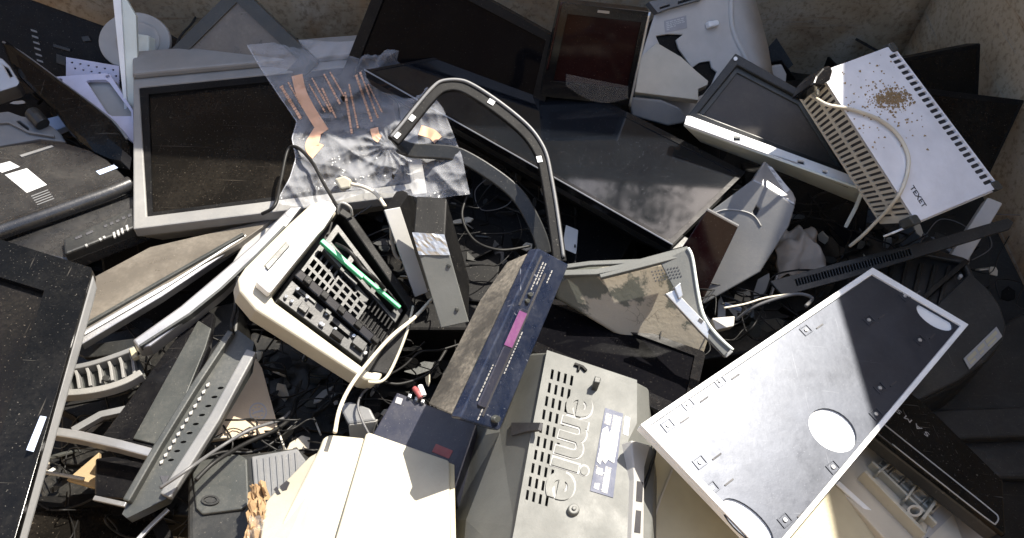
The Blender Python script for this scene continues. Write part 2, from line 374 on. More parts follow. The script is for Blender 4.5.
# tree beyond the skip, whose leaves dapple the light
barkm = M('bark', (.09, .07, .05), .9, dust=.2, bump=.8, bscale=60)
leafm = M('tree_leaf', (.055, .10, .03), .5, dust=.1, speck=0)
def tree(label, loc, hgt, rad, nclump, nleaf, seed, lean=V((0, 0, 0))):
    rnd = random.Random(seed); t = thing('broadleaf_tree', label, 'tree', loc)
    top = loc + V((0, 0, hgt*.6)) + lean; mb = MB()
    mb.tube([loc, loc*.6+top*.4+V((.08, .05, 0)), top], lambda q: .14*(1-q*.6), 10)
    lv = MB(); c0 = loc + V((0, 0, hgt*.72)) + lean
    for i in range(nclump):
        d = V((rnd.gauss(0, 1), rnd.gauss(0, 1), rnd.gauss(0, .75))).normalized()*rad*rnd.uniform(.35, 1)
        c = c0 + d; mb.tube([top*.7+loc*.3, (top+c)/2+V((rnd.uniform(-.2, .2), rnd.uniform(-.2, .2), .1)), c], lambda q: .045*(1-q*.85), 5, smooth=3)
        for k in range(nleaf):
            p = c + V((rnd.gauss(0, 1), rnd.gauss(0, 1), rnd.gauss(0, .8)))*rad*.16
            a = V((rnd.gauss(0, 1), rnd.gauss(0, 1), rnd.gauss(0, .5))).normalized(); b = a.cross(V((rnd.gauss(0, 1), rnd.gauss(0, 1), rnd.gauss(0, 1)))).normalized()
            l = rnd.uniform(.032, .06); lv.add([p-a*l, p+b*l*.4, p+a*l, p-b*l*.4], [(0, 1, 2, 3)])
    build('trunk', mb, barkm, t, smooth=True); build('crown', lv, leafm, t)
    return t
# ================================================================== top-left corner of the heap
f = Fr([(-45, -28), (118, 31), (116, 104), (-60, 60)], .03, -.04, -.08)
t = thing('overturned_television', 'big black television back with a short row of pale slots at top left', 'television', base_of(f, .06))
build('casing', MB().slab(f.rect(0, 0, 1, 1, 0, .01), f.n, -.06, 0), black, t, .004)
mb = MB()
for i in range(6): mb.slab(f.X([(31+i*1.2, 29+i*6), (37+i*1.2, 31+i*6), (37.5+i*1.2, 33+i*6), (31.5+i*1.2, 31+i*6)]), f.n, 0, .0015)
build('vent_ribs', mb, grey, t)
for q_ in ([(82, 37), (89, 36), (92, 41), (84, 42)], [(54, 44), (71, 49), (71, 52), (54, 47)], [(57, 54), (66, 57), (66, 66), (57, 63)]): build('moulded_socket', MB().slab(f.X(q_), f.n, 0, .003), dark, t, .0006)

f = Fr([(98, 12), (168, 12), (168, 70), (98, 70)], .02, .02, -.05)
t = thing('monitor_base', 'round pale monitor foot standing on edge behind the upright white board', 'monitor base', base_of(f, .012))
build('disc', MB().slab(f.ellx(134, 41, 36, 29, k=40), f.n, -.012, 0).slab(f.ellx(138, 41, 23, 20, k=36), f.n, 0, .004, s1=.9), lgrey, t, .003)
build('neck', MB().slab(f.X([(137, 36), (156, 39), (156, 57), (137, 57)]), f.n, 0, .03), greenwhite, t, .003)

f = Fr([(66, 57), (118, 66), (118, 90), (66, 84)], -.035, -.04, -.07)
t = thing('perforated_plate', 'small lilac-white plate dotted with holes behind the screwed window plate', 'plate', base_of(f, .004))
hs = [f.ellx(72+k*8.2+(j % 2)*3, 62.5+k*1.5+j*6, 1.3, 1.0, k=8) for k in range(6) for j in range(2)]
build('plate', MB().slab(f.X([(66, 57), (119, 66), (119, 92), (66, 84)]), f.n, -.003, 0, hs), lilac, t)

f = Fr([(53, 78), (109, 73), (132, 160), (70, 160)], -.04, -.03, -.06)
t = thing('window_plate', 'lilac-white plate with a rounded window and a screw hole in each corner', 'plate', base_of(f, .006))
hs = [f.X([(86, 81), (89, 80), (105, 79.5), (109, 82), (131, 112), (131, 116), (112, 116), (107, 113)])] + [f.ellx(x, y, 2.2, 1.8, k=10) for x, y in ((60, 80), (107.5, 76.5), (108, 121), (124, 141))]
build('plate', MB().slab(f.X([(53, 80), (56, 76.5), (106, 73), (110, 74.5), (133, 110), (134, 160), (120, 160), (56, 90)]), f.n, -.006, 0, hs), lilac, t, .001)
mb = MB().slab(f.X([(84, 78), (113, 78), (133, 108), (133, 118), (105, 118)]), f.n, -.02, -.012)
build('backing', mb, lgrey, t)

f = Fr([(113, -6), (137, 14), (137, 100), (128, 100)], .10, .07, -.04)
t = thing('upright_board', 'tall thin greenish-white board standing on edge next to the silver monitor', 'board', base_of(f, .02))
build('face', MB().slab(f.X([(121, -8), (128, 2), (136, 16), (137.5, 60), (137, 110), (128, 112)]), f.n, -.012, 0), greenwhite, t, .001)
build('edge_strip', MB().slab(f.X([(112.5, -8), (121, -8), (128, 112), (125, 112)]), f.n, -.014, .003), white, t, .001)

# curved black casing strip
f = Fr([(0, 40), (70, 85), (125, 170), (40, 130)], -.0, .0, -.02)
o = [(2, 42), (6, 41), (22, 52), (40, 65), (60, 80), (78, 93), (98, 108), (115, 122), (127, 138), (132, 158), (130, 170), (118, 168), (100, 160), (84, 148), (70, 133), (55, 112), (38, 96), (20, 78), (8, 60)]
t = thing('curved_casing', 'glossy black curved casing strip sweeping down to the silver monitor', 'casing', base_of(f, .02))
q = f.X(o); c = sum(q, V())/len(q)
build('shell', MB().loft([[x-f.n*.03 for x in q], [x for x in q], [c+(x-c)*.9+f.n*.008 for x in q], [c+(x-c)*.7+f.n*.012 for x in q]]), dustygloss, t, .002)
build('edge_trim', MB().tube(f.X([(3, 42), (22, 53), (40, 66), (60, 81), (78, 94), (98, 109), (115, 123), (127, 139)], .002), .0022, 6), grey, t, smooth=True)

f = Fr([(-12, 50), (14, 62), (20, 82), (-10, 98)], .03, .01, -.01)
t = thing('silver_case', 'silver case corner with one dark slot at the far left edge', 'case', base_of(f, .05))
build('body', MB().slab(f.X([(-14, 54), (2, 58), (10, 66), (20, 82), (17, 86), (-14, 96)]), f.n, -.05, 0, [f.X([(4, 66), (8, 68), (12.5, 76), (10, 77)])]), silver, t, .003)
build('slot_lining', MB().slab(f.X([(3, 65), (9, 67), (13.5, 77), (9, 78)]), f.n, -.049, -.01), black, t)

f = Fr([(-15, 112), (62, 112), (66, 142), (-15, 146)], -.005, -.03, -.015)
t = thing('stand_bracket', 'dusty olive-grey moulded stand bracket behind the stickered monitor back', 'bracket', base_of(f, .02))
build('bracket', MB().slab(f.X([(-15, 114), (8, 111), (22, 116), (40, 118), (60, 132), (66, 142), (40, 139), (0, 146), (-15, 146)]), f.n, -.03, 0, [f.X([(16, 121), (19, 120), (29, 128), (28, 130)])]), grey, t, .003)
build('hinge_barrel', MB().tube([f.px(32, 113, .01), f.px(37, 118, .012), f.px(43, 125, .01)], .013, 14, smooth=0), dark, t, .002)
build('rib', MB().bar(f.X([(-12, 125), (10, 124), (30, 134), (55, 138)]), f.n, .004, 0, .006), grey, t, .001)
f = Fr([(44, 119), (70, 112), (76, 122), (50, 133)], -.04, -.05, -.05)
tag(build('blue_strip', MB().slab(f.rect(0, 0, 1, 1, 0, .004), f.n, -.02, 0), bluelab, None, .002), 'short glossy pale blue strip wedged under the curved black casing', 'plastic strip')

# monitor back with stickers
f = Fr([(-30, 150), (118, 170), (150, 215), (-25, 250)], .03, .0, .05)
t = thing('overturned_monitor', 'dusty black monitor back with white stickers and a row of moulded sockets', 'monitor', base_of(f, .05))
o = [(-40, 152), (0, 146), (40, 140.5), (68, 142.5), (90, 149), (108, 159), (124, 174), (134, 186), (0, 233), (-40, 247)]
q = f.X(o); c = sum(q, V())/len(q)
build('casing', MB().loft([[c+(x-c)*1.03-f.n*.05 for x in q], [x-f.n*.012 for x in q], [c+(x-c)*.975 for x in q]]), sheen, t, .004, 3)
g = f
lo = g.X([(-40, 247), (0, 233), (134, 186), (139, 190), (155, 213), (150, 219), (62, 253), (20, 246), (-40, 262)])
build('lower_band', MB().slab(lo, f.n, -.045, -.016), sheen, t, .006, 3)
build('ridge', MB().tube(g.X([(-40, 245), (0, 232), (60, 211), (110, 193), (131, 184)], -.006), .014, 12), sheen, t, smooth=True)
cq = g.X([(62, 237), (132, 205), (150, 211), (155, 213), (150, 219), (64, 252)])
build('socket_block', MB().slab(cq, f.n, -.04, -.004), dark, t, .003)
mb = MB()
for i, (x, y) in enumerate([(74, 236), (85, 231.5), (103, 224), (109, 221.5), (115, 219), (121, 216), (127, 213.5)]):
    L_ = 7 if i < 2 else 3.5
    mb.slab(g.X([(x, y), (x+L_, y-L_*.42), (x+L_+.8, y-L_*.42+2.2), (x+.8, y+2.2)]), f.n, -.006, -.0028)
build('sockets', mb, ink, t, .0004)
mb = MB()
for i, (x, y) in enumerate([(84, 243), (98, 237), (102, 235), (112, 231), (116, 229), (120, 227), (125, 224)]):
    mb.slab(g.X([(x, y), (x+2.2, y-1), (x+3.4, y+(2 if i < 3 else 5)-1), (x+1.4, y+(2 if i < 3 else 5))]), f.n, -.006, -.0033)
build('socket_marks', mb, lgrey, t)
sticker('sticker', t, g.X([(5, 175), (27, 168.5), (47, 185), (27, 193)]), f.n, paperm, .0006, 5, barm=greyink)
sticker('sticker', t, g.X([(-8, 166), (10, 161.5), (20, 167), (2, 173)]), f.n, paperm, .0006)
sticker('blue_sticker', t, g.X([(96, 171.5), (114, 165), (118, 168), (100, 175)]), f.n, bluelab, .0006)
mb = MB()
for i in range(5): mb.slab(g.X([(31+i*1.5, 196+i*2.1), (48+i*1.5, 189.5+i*2.1), (48.4+i*1.5, 190.3+i*2.1), (31.4+i*1.5, 196.8+i*2.1)]), f.n, 0, .0003)
build('moulded_marks', mb, grey, t)
build('carry_rib', MB().slab(g.X([(20, 156), (52, 146), (54, 147.5), (22, 158)]), f.n, -.001, .002), grey, t)

# silver monitor, upper left
f = Fr([(133, 57), (402, 36), (427, 193), (133, 229)], .0, -.03, .012)
fU = f
t = thing('flat_monitor', 'silver-framed flat monitor with a wide dusty black screen under the clear plastic bag', 'monitor', base_of(f, .05))
build('bezel', MB().slab(f.X([(133, 57), (402, 36), (427, 193), (133, 229)]), f.n, -.02, 0, [f.X([(139, 87), (392, 62), (411, 183), (147, 216)])]), midgrey, t, .0025)
build('top_ledge', MB().slab(f.X([(133, 57), (401, 37), (404, 55), (133, 80)]), f.n, 0.0003, .014, s1=.985), midgrey, t, .004)
build('inner_rim', MB().slab(f.X([(138.5, 86.5), (392.5, 61.5), (411.5, 183.5), (146.5, 216.5)]), f.n, -.016, -.003, [f.X([(148, 93), (388, 68), (405, 179), (152, 211)])]), black, t)
build('screen', MB().slab(f.X([(140, 88), (391, 63), (410, 182), (148, 215)]), f.n, -.018, -.008), screen, t)
build('back_housing', MB().slab(f.X([(135, 58), (401, 37), (426, 192), (134, 228)]), f.n, -.06, -.0203, s0=.9), midgrey, t, .003)
f = Fr([(140, 226), (236, 205), (240, 212), (150, 240)], -.03, -.05, -.04)
tag(build('indigo_strip', MB().slab(f.X([(120, 237), (150, 223), (200, 214), (246, 205), (228, 214), (190, 222), (150, 234), (128, 243)]), f.n, -.01, 0), indigo, None, .002), 'dark indigo glossy strip under the lower edge of the silver monitor', 'plastic strip')

# grey monitor tilted on its corner
f = Fr([(237, -16), (318, 62), (245, 140), (152, 68)], .10, .0, -.02)
flat_screen('tilted_monitor', 'dark grey framed flat monitor standing on one corner against the far skip wall', 'monitor', f, .04, (.022, .026, .03, .02), dgrey, lcd)

# ================================================================== top middle
f = Fr([(392, -54), (558, 39), (540, 125), (336, 88)], .20, .13, -.03)
flat_screen('leaning_television', 'black flat television leaning on the far skip wall behind the big glossy television', 'television', f, .05, (.02, .022, .02, .03), black, leanscr)

f = Fr([(364, 70), (497, 46), (746, 172), (672, 245)], .06, .052, .012)
fT = f
t = thing('big_television', 'big glossy black flat television lying face up across the middle of the heap', 'television', base_of(f, .06))
build('bezel', MB().slab(f.rect(0, 0, 1, 1, 0, .004), f.n, -.016, 0, [f.rect(.04, .012, .94, .985)]), gloss, t, .0015)
build('screen', MB().box(f, .039, .0115, .941, .9855, -.014, -.0012), mirror, t)
g0 = f.X([(364, 70), (672, 245)])
n = f.n; e = (g0[1]-g0[0]).normalized(); dn = -n
inn = (f.B-f.A).normalized()
def tvp(s, w, k): return g0[0]+(g0[1]-g0[0])*s + n*w + inn*k
mb = MB().loft([[tvp(0, -.0163, .001), tvp(1, -.0163, .001), tvp(1, -.0163, .05), tvp(0, -.0163, .05)], [tvp(0.004, -.036, .006), tvp(.996, -.036, .006), tvp(.996, -.036, .05), tvp(.004, -.036, .05)]])
build('lower_rail', mb, dark, t, .002)
mb = MB()
for i in range(26):
    for j in range(3):
        s = .62+i*.0042; q = tvp(s, -.020-j*.0042, .0022+j*.0011); sn = (n*.012+(-inn)*.04).normalized()
        mb.slab([q, q+e*.0016, q+e*.0016-n*.002, q-n*.002], -inn, .0, .0012)
build('speaker_grille', mb, ink, t)
build('chrome_line', MB().tube([tvp(.0, .0006, .0008), tvp(.5, .0006, .0008), tvp(1, .0006, .0008)], .0012, 6), silver, t)
bk = f.rect(.02, .03, .98, .97); c = sum(bk, V())/4
build('back_housing', MB().loft([[x-n*.0365 for x in bk], [c+(x-c)*.8-n*.075 for x in bk]]), black, t, .004)

f = Fr([(560, 2), (651, 12), (631, 106), (540, 96)], .205, .185, .05)
t = flat_screen('small_television', 'small black framed television with a reflection-browned screen standing upright on the big glossy one', 'television', f, .035, (.016, .018, .012, .03), gloss, brownrefl)
mb = MB().slab(f.rect(.42, .035, .55, .06), f.n, 0, .0006); build('badge', mb, silver, t)
build('side_trim', MB().tube(f.U([(.985, .0), (.985, .5), (.985, 1)], .001), .0022, 6), steel, t, smooth=True)
build('side_trim', MB().tube(f.U([(.015, .0), (.015, .35), (.015, .7)], .001), .0018, 6), redgl, t, smooth=True)
# crumpled clear wrap at its foot
mb = MB(); vs = []; W, H = 22, 7
for j in range(H+1):
    for i in range(W+1):
        s, q = i/W, j/H
        x = 566+s*62; y = 74+s*12+q*(12+10*math.sin(s*3.1)); h = .006+.010*abs(noise.noise(V((s*7, q*3, 1))))*(1-abs(q-.5))
        vs.append(f.px(x, y, h))
mb.add(vs, [(j*(W+1)+i, j*(W+1)+i+1, (j+1)*(W+1)+i+1, (j+1)*(W+1)+i) for j in range(H) for i in range(W)])
def film(name, a, col, rough=.15):
    m = bpy.data.materials.new(name); m.use_nodes = True; nt = m.node_tree; N = nt.nodes; L = nt.links; b = N['Principled BSDF']
    b.inputs['Base Color'].default_value = (*col, 1); b.inputs['Roughness'].default_value = rough; b.inputs['Specular IOR Level'].default_value = .9
    tc = N.new('ShaderNodeTexCoord'); n_ = N.new('ShaderNodeTexNoise'); n_.inputs['Scale'].default_value = 26; n_.inputs['Detail'].default_value = 9; n_.inputs['Roughness'].default_value = .7; n_.inputs['Distortion'].default_value = 1.5
    L.new(tc.outputs['Object'], n_.inputs[0])
    r = N.new('ShaderNodeMapRange'); r.inputs[1].default_value = .3; r.inputs[2].default_value = .75; r.inputs[3].default_value = a*.85; r.inputs[4].default_value = min(1, a*1.3); L.new(n_.outputs[0], r.inputs[0])
    lw = N.new('ShaderNodeLayerWeight'); lw.inputs[0].default_value = .3
    ad = N.new('ShaderNodeMath'); ad.operation = 'MULTIPLY_ADD'; ad.use_clamp = True; L.new(lw.outputs['Facing'], ad.inputs[0]); ad.inputs[1].default_value = .42; L.new(r.outputs[0], ad.inputs[2]); L.new(ad.outputs[0], b.inputs['Alpha'])
    bp = N.new('ShaderNodeBump'); bp.inputs['Strength'].default_value = .1; bp.inputs['Distance'].default_value = .002; n2 = N.new('ShaderNodeTexNoise'); n2.inputs['Scale'].default_value = 120; L.new(tc.outputs['Object'], n2.inputs[0]); L.new(n2.outputs[0], bp.inputs['Height']); L.new(bp.outputs[0], b.inputs['Normal'])
    return m
filmm = film('clear_film', .07, (.86, .88, .93)); wrapm = film('cloudy_wrap', .09, (.5, .48, .46), .2)
tag(build('plastic_wrap', mb, wrapm, smooth=True), 'crumpled cloudy plastic wrap along the lower edge of the small brownish television', 'plastic wrap')

# broken pale tube monitor
f = Fr([(640, -8), (745, -12), (775, 80), (640, 100)], .09, .06, -.02)
t = thing('broken_monitor', 'grey-white tube monitor back smashed open with a jagged black hole', 'monitor', base_of(f, .1))
main = [(655, 14), (665, 6), (702, 0), (731, -4), (733, 10), (731, 22), (736, 40), (745, 58), (752, 80), (738, 112), (700, 125), (634, 108), (640, 62)]
hole = [(656, 36), (668, 34), (683, 34.5), (676, 40), (679, 49), (684, 56), (692, 68), (700, 62.5), (710, 61), (712, 68), (717, 72), (712, 84), (704, 94), (698, 97), (697, 90), (708, 85), (706, 82), (694, 72), (679, 58), (660, 45)]
q = f.X(main)
build('housing', MB().slab(q, f.n, -.005, 0, [f.X(hole)]), greywhite, t, .0015)
c = sum(q, V())/len(q)
build('inner_cavity', MB().loft([[c+(x-c)*.97-f.n*.0055 for x in q], [c+(x-c)*.9-f.n*.10 for x in q]]), black, t)
side = [f.px(731, -10, .0), f.px(731, 22, -.001), f.px(736, 40, -.001), f.px(745, 58, -.001), f.px(752, 80, -.001)]
sid2 = [f.px(752, -12, -.06), f.px(762, 22, -.06), f.px(768, 45, -.06), f.px(771, 63, -.06), f.px(775, 84, -.06)]
mb = MB().add(side+sid2, [(i, i+1, 6+i, 5+i) for i in range(4)])
so_ = build('side_panel', mb, greywhite, t, smooth=True); md = so_.modifiers.new('solid', 'SOLIDIFY'); md.thickness = .004
build('corner_rib', MB().tube([p+f.n*.001 for p in side], .0055, 8), greywhite, t, smooth=True)
mb = MB().slab(f.X([(646, 4), (666, 0), (700, -10), (700, 1), (668, 10), (655, 15)]), f.n, -.004, .012, [f.X([(657, 9.5), (667, 6.5), (667, 8.5), (657, 11.5)]), f.X([(675, 4), (690, -.5), (690, 2), (675, 6.5)])])
build('vent_ridge', mb, grey, t, .001)
build('vent_lining', MB().slab(f.X([(652, 6), (692, -5), (692, 3), (655, 13)]), f.n, .0005, .004), ink, t)
f2 = Fr([(655, 46), (706, 86), (696, 104), (636, 96)], .028, .0, -.01)
build('shard', MB().slab(f2.X([(656, 46), (680, 60), (695, 74), (707, 84), (706, 88), (697, 92), (697, 103), (634, 95), (640, 60)]), f2.n, -.004, .012), beige, t, .0012, label='loose beige shard of the broken monitor housing')
s_ = sticker('rating_sticker', t, f.X([(664, 21), (686, 15.5), (687, 28), (665, 33)]), f.n, greyink, .0008, 5, barm=paperm)
build('knob', MB().slab(f.X([(704, 23), (716, 21), (718, 27), (706, 30)]), f.n, 0, .012, s1=.85), white, t, .003)
f = Fr([(630, 96), (690, 102), (694, 128), (632, 118)], .01, .0, -.02)
tag(build('broken_shell', MB().slab(f.X([(628, 97), (662, 100), (680, 108), (690, 122), (668, 126), (632, 116)]), f.n, -.02, 0), grey, None, .003), 'pale broken plastic shell piece below the smashed tube monitor', 'plastic piece')
f = Fr([(754, 62), (782, 62), (788, 82), (758, 88)], -.08, -.09, -.12)
tag(build('pale_offcut', MB().slab(f.X([(752, 60), (773, 66), (782, 64), (787, 74), (786, 86), (758, 88)]), f.n, -.02, 0), greywhite, None, .003), 'pale plastic offcut between the smashed tube monitor and the skip wall', 'plastic piece')

# dark frame with metal rail
f = Fr([(735, 54), (809, 96), (858, 180), (688, 118)], .10, .065, .05)
t = thing('gutted_television', 'open black television frame with a dull panel and a zinc rail along its lower edge', 'television frame', base_of(f, .05))
build('frame', MB().slab(f.X([(735, 54), (811, 97), (860, 182), (686, 118)]), f.n, -.03, .004, [f.X([(737, 66), (803, 101), (845, 170), (698, 114)])]), dark, t, .002)
build('panel', MB().slab(f.X([(736, 64), (804, 100), (848, 174), (694, 116)]), f.n, -.02, -.006), lcd2, t)
build('panel_rim', MB().slab(f.X([(737, 66), (803, 101), (845, 171), (697, 115)]), f.n, -.008, -.003, [f.X([(738, 72), (799, 104), (838, 165), (704, 115)])]), dgrey, t, .001)
build('screw', MB().slab(f.ellx(734.5, 60, 2, 2, k=12), f.n, .004, .006), steel, t)
f3 = Fr([(686, 118), (866, 184), (866, 193), (684, 126)], .064, .034, .062)
mb = MB().slab(f3.X([(686, 117), (690, 117), (866, 182), (866, 191), (684, 125)]), f3.n, -.003, .003, [f3.X([(733, 137), (740, 137.5), (740, 142), (733, 142)]), f3.X([(797, 161), (804, 161.5), (804, 166), (797, 166)]), f3.X([(822, 171), (827, 172), (827, 175), (822, 174)])])
build('rail', mb, white, t, .0008)
build('rail_lining', MB().slab(f3.X([(700, 122), (850, 179), (850, 185), (700, 127)]), f3.n, -.008, -.0033), ink, t)
f4 = Fr([(684, 126), (866, 193), (860, 205), (700, 138)], .060, .031, .02)
build('rail_side', MB().slab(f4.X([(684, 126.5), (866, 192), (858, 204), (780, 172), (700, 142)]), f4.n, -.004, 0), greenwhite, t, .001)
build('rail_end', MB().bar([P(862, 192, .028), P(856, 207, .0), P(846, 226, -.03)], f4.n, .006, -.003, .003), greenwhite, t, .001)
f5 = Fr([(742, 168), (870, 196), (862, 262), (748, 212)], -.10, -.10, -.16)
tag(build('dark_casing', MB().slab(f5.rect(0, 0, 1, 1, 0, .01), f5.n, -.1, 0), black, None, .004), 'black empty casing in the deep gap below the zinc rail', 'casing')

# heater / UPS case
f = Fr([(820, 72), (893, 45), (1000, 187), (917, 222)], .19, .17, .075)
fH = f
t = thing('white_heater', 'white enamelled case with slotted sides and brown soil on top', 'heater', base_of(f, .09))
sl = [f.rect(.865, .05+i*.0385, .982, .072+i*.0385, 0, .0022, 3) for i in range(24)]
build('top_panel', MB().slab(f.rect(0, 0, 1, 1, 0, .008), f.n, -.004, 0, sl), whitep, t, .001)
build('slot_lining', MB().box(f, .85, .03, .992, .98, -.012, -.0044), ink, t)
# slatted side: panel of real slots falling away from the left edge
sn = (f.D-f.A).cross(f.n).normalized()
def sidept(x, y):
    d = ray(x, y); return CAM + d*((f.A-CAM).dot(sn)/d.dot(sn))
fg = Fr.pts(sidept(798, 97), f.A-f.n*.001, f.D-f.n*.001, sidept(880, 224))
print('TEXET side', [(f.A-p).dot(f.n) for p in (fg.A, fg.D)], f.lu, f.lv)
hs = []
for i in range(27):
    a = .03+i*.0348
    hs += [fg.rect(.06, a, .46, a+.017), fg.rect(.54, a, .93, a+.017)]
build('slatted_side', MB().slab(fg.rect(0, 0, 1, 1), fg.n, -.003, 0, hs), beige, t, .0004)
build('dark_inside', MB().box(fg, .06, .01, .93, .99, -.014, -.0035), ink, t)
# body and near end
bq = [f.at(0.01, 0, -.005), f.at(.99, 0, -.005), f.at(.99, 1, -.005), f.at(0.01, 1, -.005)]
dwn = (fg.A-fg.B).normalized()
build('body', MB().slab([f.at(.14, .02), f.at(.99, .02), f.at(.99, .985), f.at(.14, .985)], f.n, -.05, -.0125), white, t, .002)
build('near_end', MB().slab([f.at(-.16, 1.0, -.02), f.at(.99, 1.0, -.004), f.at(.99, 1.012, -.004), f.at(-.16, 1.012, -.02)], f.n, -.018, 0), white, t, .001)
for u, v in ((.985, .012), (.985, .985), (.0, .985)):
    build('corner_cap', MB().slab(f.rect(u-.055, v-.03, u+.03, v+.03, 0, .004), f.n, -.02, .003), dgrey, t, .002)
kb = [f.px(x, y, -.008) for x, y in ((799, 94), (804, 82), (812, 73), (821, 70), (825, 77), (822, 87), (812, 94))]
build('switch_knob', MB().slab(kb, f.n, -.02, .022, s1=.85), gloss, t, .004, 3)
build('hook', MB().tube([fg.px(801, 97, .008), fg.px(810, 92, .012), fg.px(817, 89, .012), fg.px(818, 94, .01)], .0022, 6), steel, t, smooth=True)
xd = (f.px(924, 204)-f.px(911, 184)).normalized(); yd = f.n.cross(xd)
text('lettering', 'TEXET', f.px(909.5, 187.5), xd, yd, f.n, 0.0135, ink, t, bold=.012, fit=(f.px(923, 207)-f.px(910, 186)).length)
cable('cream mains cable lying over the white enamelled case and its slats', [fg.px(810, 95, .012), fg.px(815, 98, .012), f.px(828, 105, .004), f.px(850, 109, .004), f.px(878, 119, .004), f.px(897, 134, .004), f.px(908, 155, .004), f.px(907, 175, .004), f.px(900, 193, .004), fg.px(889, 208, .006), fg.px(876, 222, .006), P(862, 236, .0), P(850, 246, -.03)], .0028, cablew)
mb = MB(); rnd = random.Random(3)
for i in range(700):
    if rnd.random() < .72: x, y = rnd.gauss(891, 11), rnd.gauss(98, 5)
    else: x, y = rnd.gauss(893, 28), rnd.gauss(104, 20)
    p = f.px(x, y); u = (p-f.A)
    uu = u.dot((f.B-f.A).normalized())/f.lu; vv = u.dot((f.D-f.A).normalized())/f.lv
    if not (.06 < uu < .88 and .04 < vv < .95): continue
    r = rnd.uniform(.0008, .0034); a = rnd.uniform(0, 6)
    vs = [p+V((math.cos(a+k*2.1)*r, math.sin(a+k*2.1)*r, 0)) + f.n*0 for k in range(3)]+[p+f.n*r*rnd.uniform(.5, 1.1)]
    mb.add(vs, [(0, 1, 3), (1, 2, 3), (2, 0, 3), (0, 2, 1)])
tag(build('dry_soil', mb, soil), 'brown dry soil crumbs spilled on the white enamelled case', 'soil', kind='stuff')

# dark screens by the right wall
f = Fr([(905, 58), (981, 43), (978, 110), (915, 120)], .0, -.02, -.10)
t = thing('dark_monitor', 'dull black flat screen upright behind the white enamelled case, upper of two', 'monitor', base_of(f, .03))
build('casing', MB().slab(f.rect(0, 0, 1, 1, 0, .004), f.n, -.03, 0), black, t, .002); build('screen', MB().box(f, .05, .06, .93, .94, .0003, .0015), screen, t)
f = Fr([(925, 88), (1025, 100), (986, 182), (930, 180)], -.0, -.04, -.09)
t = thing('dark_monitor', 'dull black flat screen leaning by the right skip wall, lower of two', 'monitor', base_of(f, .03))
build('casing', MB().slab(f.rect(0, 0, 1, 1, 0, .004), f.n, -.03, 0), black, t, .002); build('screen', MB().box(f, .05, .07, .95, .95, .0003, .0015), screen, t)
f = Fr([(988, 197), (1003, 203), (966, 264), (950, 256)], -.05, -.05, -.10)
tag(build('white_bar', MB().slab(f.rect(0, 0, 1, 1, 0, .003), f.n, -.03, 0), greywhite, None, .002), 'short off-white bar slanting under the long black blade by the right wall', 'bar')
f = Fr([(772, 280), (1008, 217), (1014, 226), (790, 293)], -.03, -.01, -.035)
t = thing('black_trim', 'long black trim blade with a fine row of slots pointing to the right skip wall', 'trim strip', base_of(f, .02))
hs = [f.X([(795+i*2.9, 279.5-i*.78), (796.6+i*2.9, 279.1-i*.78), (798.6+i*2.9, 285.4-i*.78), (797+i*2.9, 285.8-i*.78)]) for i in range(40)]
build('blade', MB().slab(f.X([(770, 281), (840, 262), (930, 240), (1008, 218), (1014, 222), (1010, 229), (935, 252), (850, 278), (783, 296)]), f.n, -.006, 0, hs), dark, t, .001)
build('slot_lining', MB().slab(f.X([(790, 279), (915, 246), (918, 252), (794, 286)]), f.n, -.012, -.0065), ink, t)

# dark rounded casing at the right with a metal label
f = Fr([(886, 262), (975, 262), (1003, 318), (905, 372)], -.06, -.06, -.05)
t = thing('tube_television', 'dark grey rounded television casing with an open vented back and a metal label', 'television', base_of(f, .2))
o = [(850, 262), (905, 246), (940, 250), (966, 257), (975, 276), (990, 290), (1001, 306), (1007, 326), (1003, 342), (985, 362), (960, 380), (920, 400), (870, 380)]
inner = [(880, 262), (912, 252), (962, 262), (968, 274), (935, 306), (900, 330), (870, 300)]
q = f.X(o); c = sum(q, V())/len(q)
build('shell', MB().slab(q, f.n, -.012, 0, [f.X(inner)]), dark, t, .004, 3)
build('shell_side', MB().loft([[x-f.n*.0122 for x in q], [c+(x-c)*1.03-f.n*.035 for x in q], [c+(x-c)*1.05-f.n*.20 for x in q]], cap=True), dark, t, .006, 3)
mb = MB()
for i in range(6): mb.bar([f.px(880+i*14, 258+i*1.5, -.004), f.px(872+i*13, 300+i*3, -.004)], f.n, .006, -.006, .0)
mb.bar([f.px(905, 316, -.003), f.px(935, 288, -.003), f.px(966, 262, -.003)], f.n, .008, -.01, .006)
build('inner_ribs', mb, blackd, t, .001)
build('boss', MB().slab(f.ellx(960, 277, 2, 2, k=10), f.n, -.002, .003), lgrey, t)
fl = Fr.pts(*f.X([(963, 359), (996, 327), (1002, 337), (969, 370)], .001))
lb = build('metal_label', MB().slab(fl.rect(0, 0, 1, 1), fl.n, 0, .002), lgrey, t, .0008)
mb = MB()
for a, b in ((.06, .3), (.36, .55), (.6, .93)): mb.slab(fl.rect(a, .2, b, .5), fl.n, .002, .0026).slab(fl.rect(a, .62, b-.08, .8), fl.n, .002, .0026)
build('print', mb, creamy, lb)
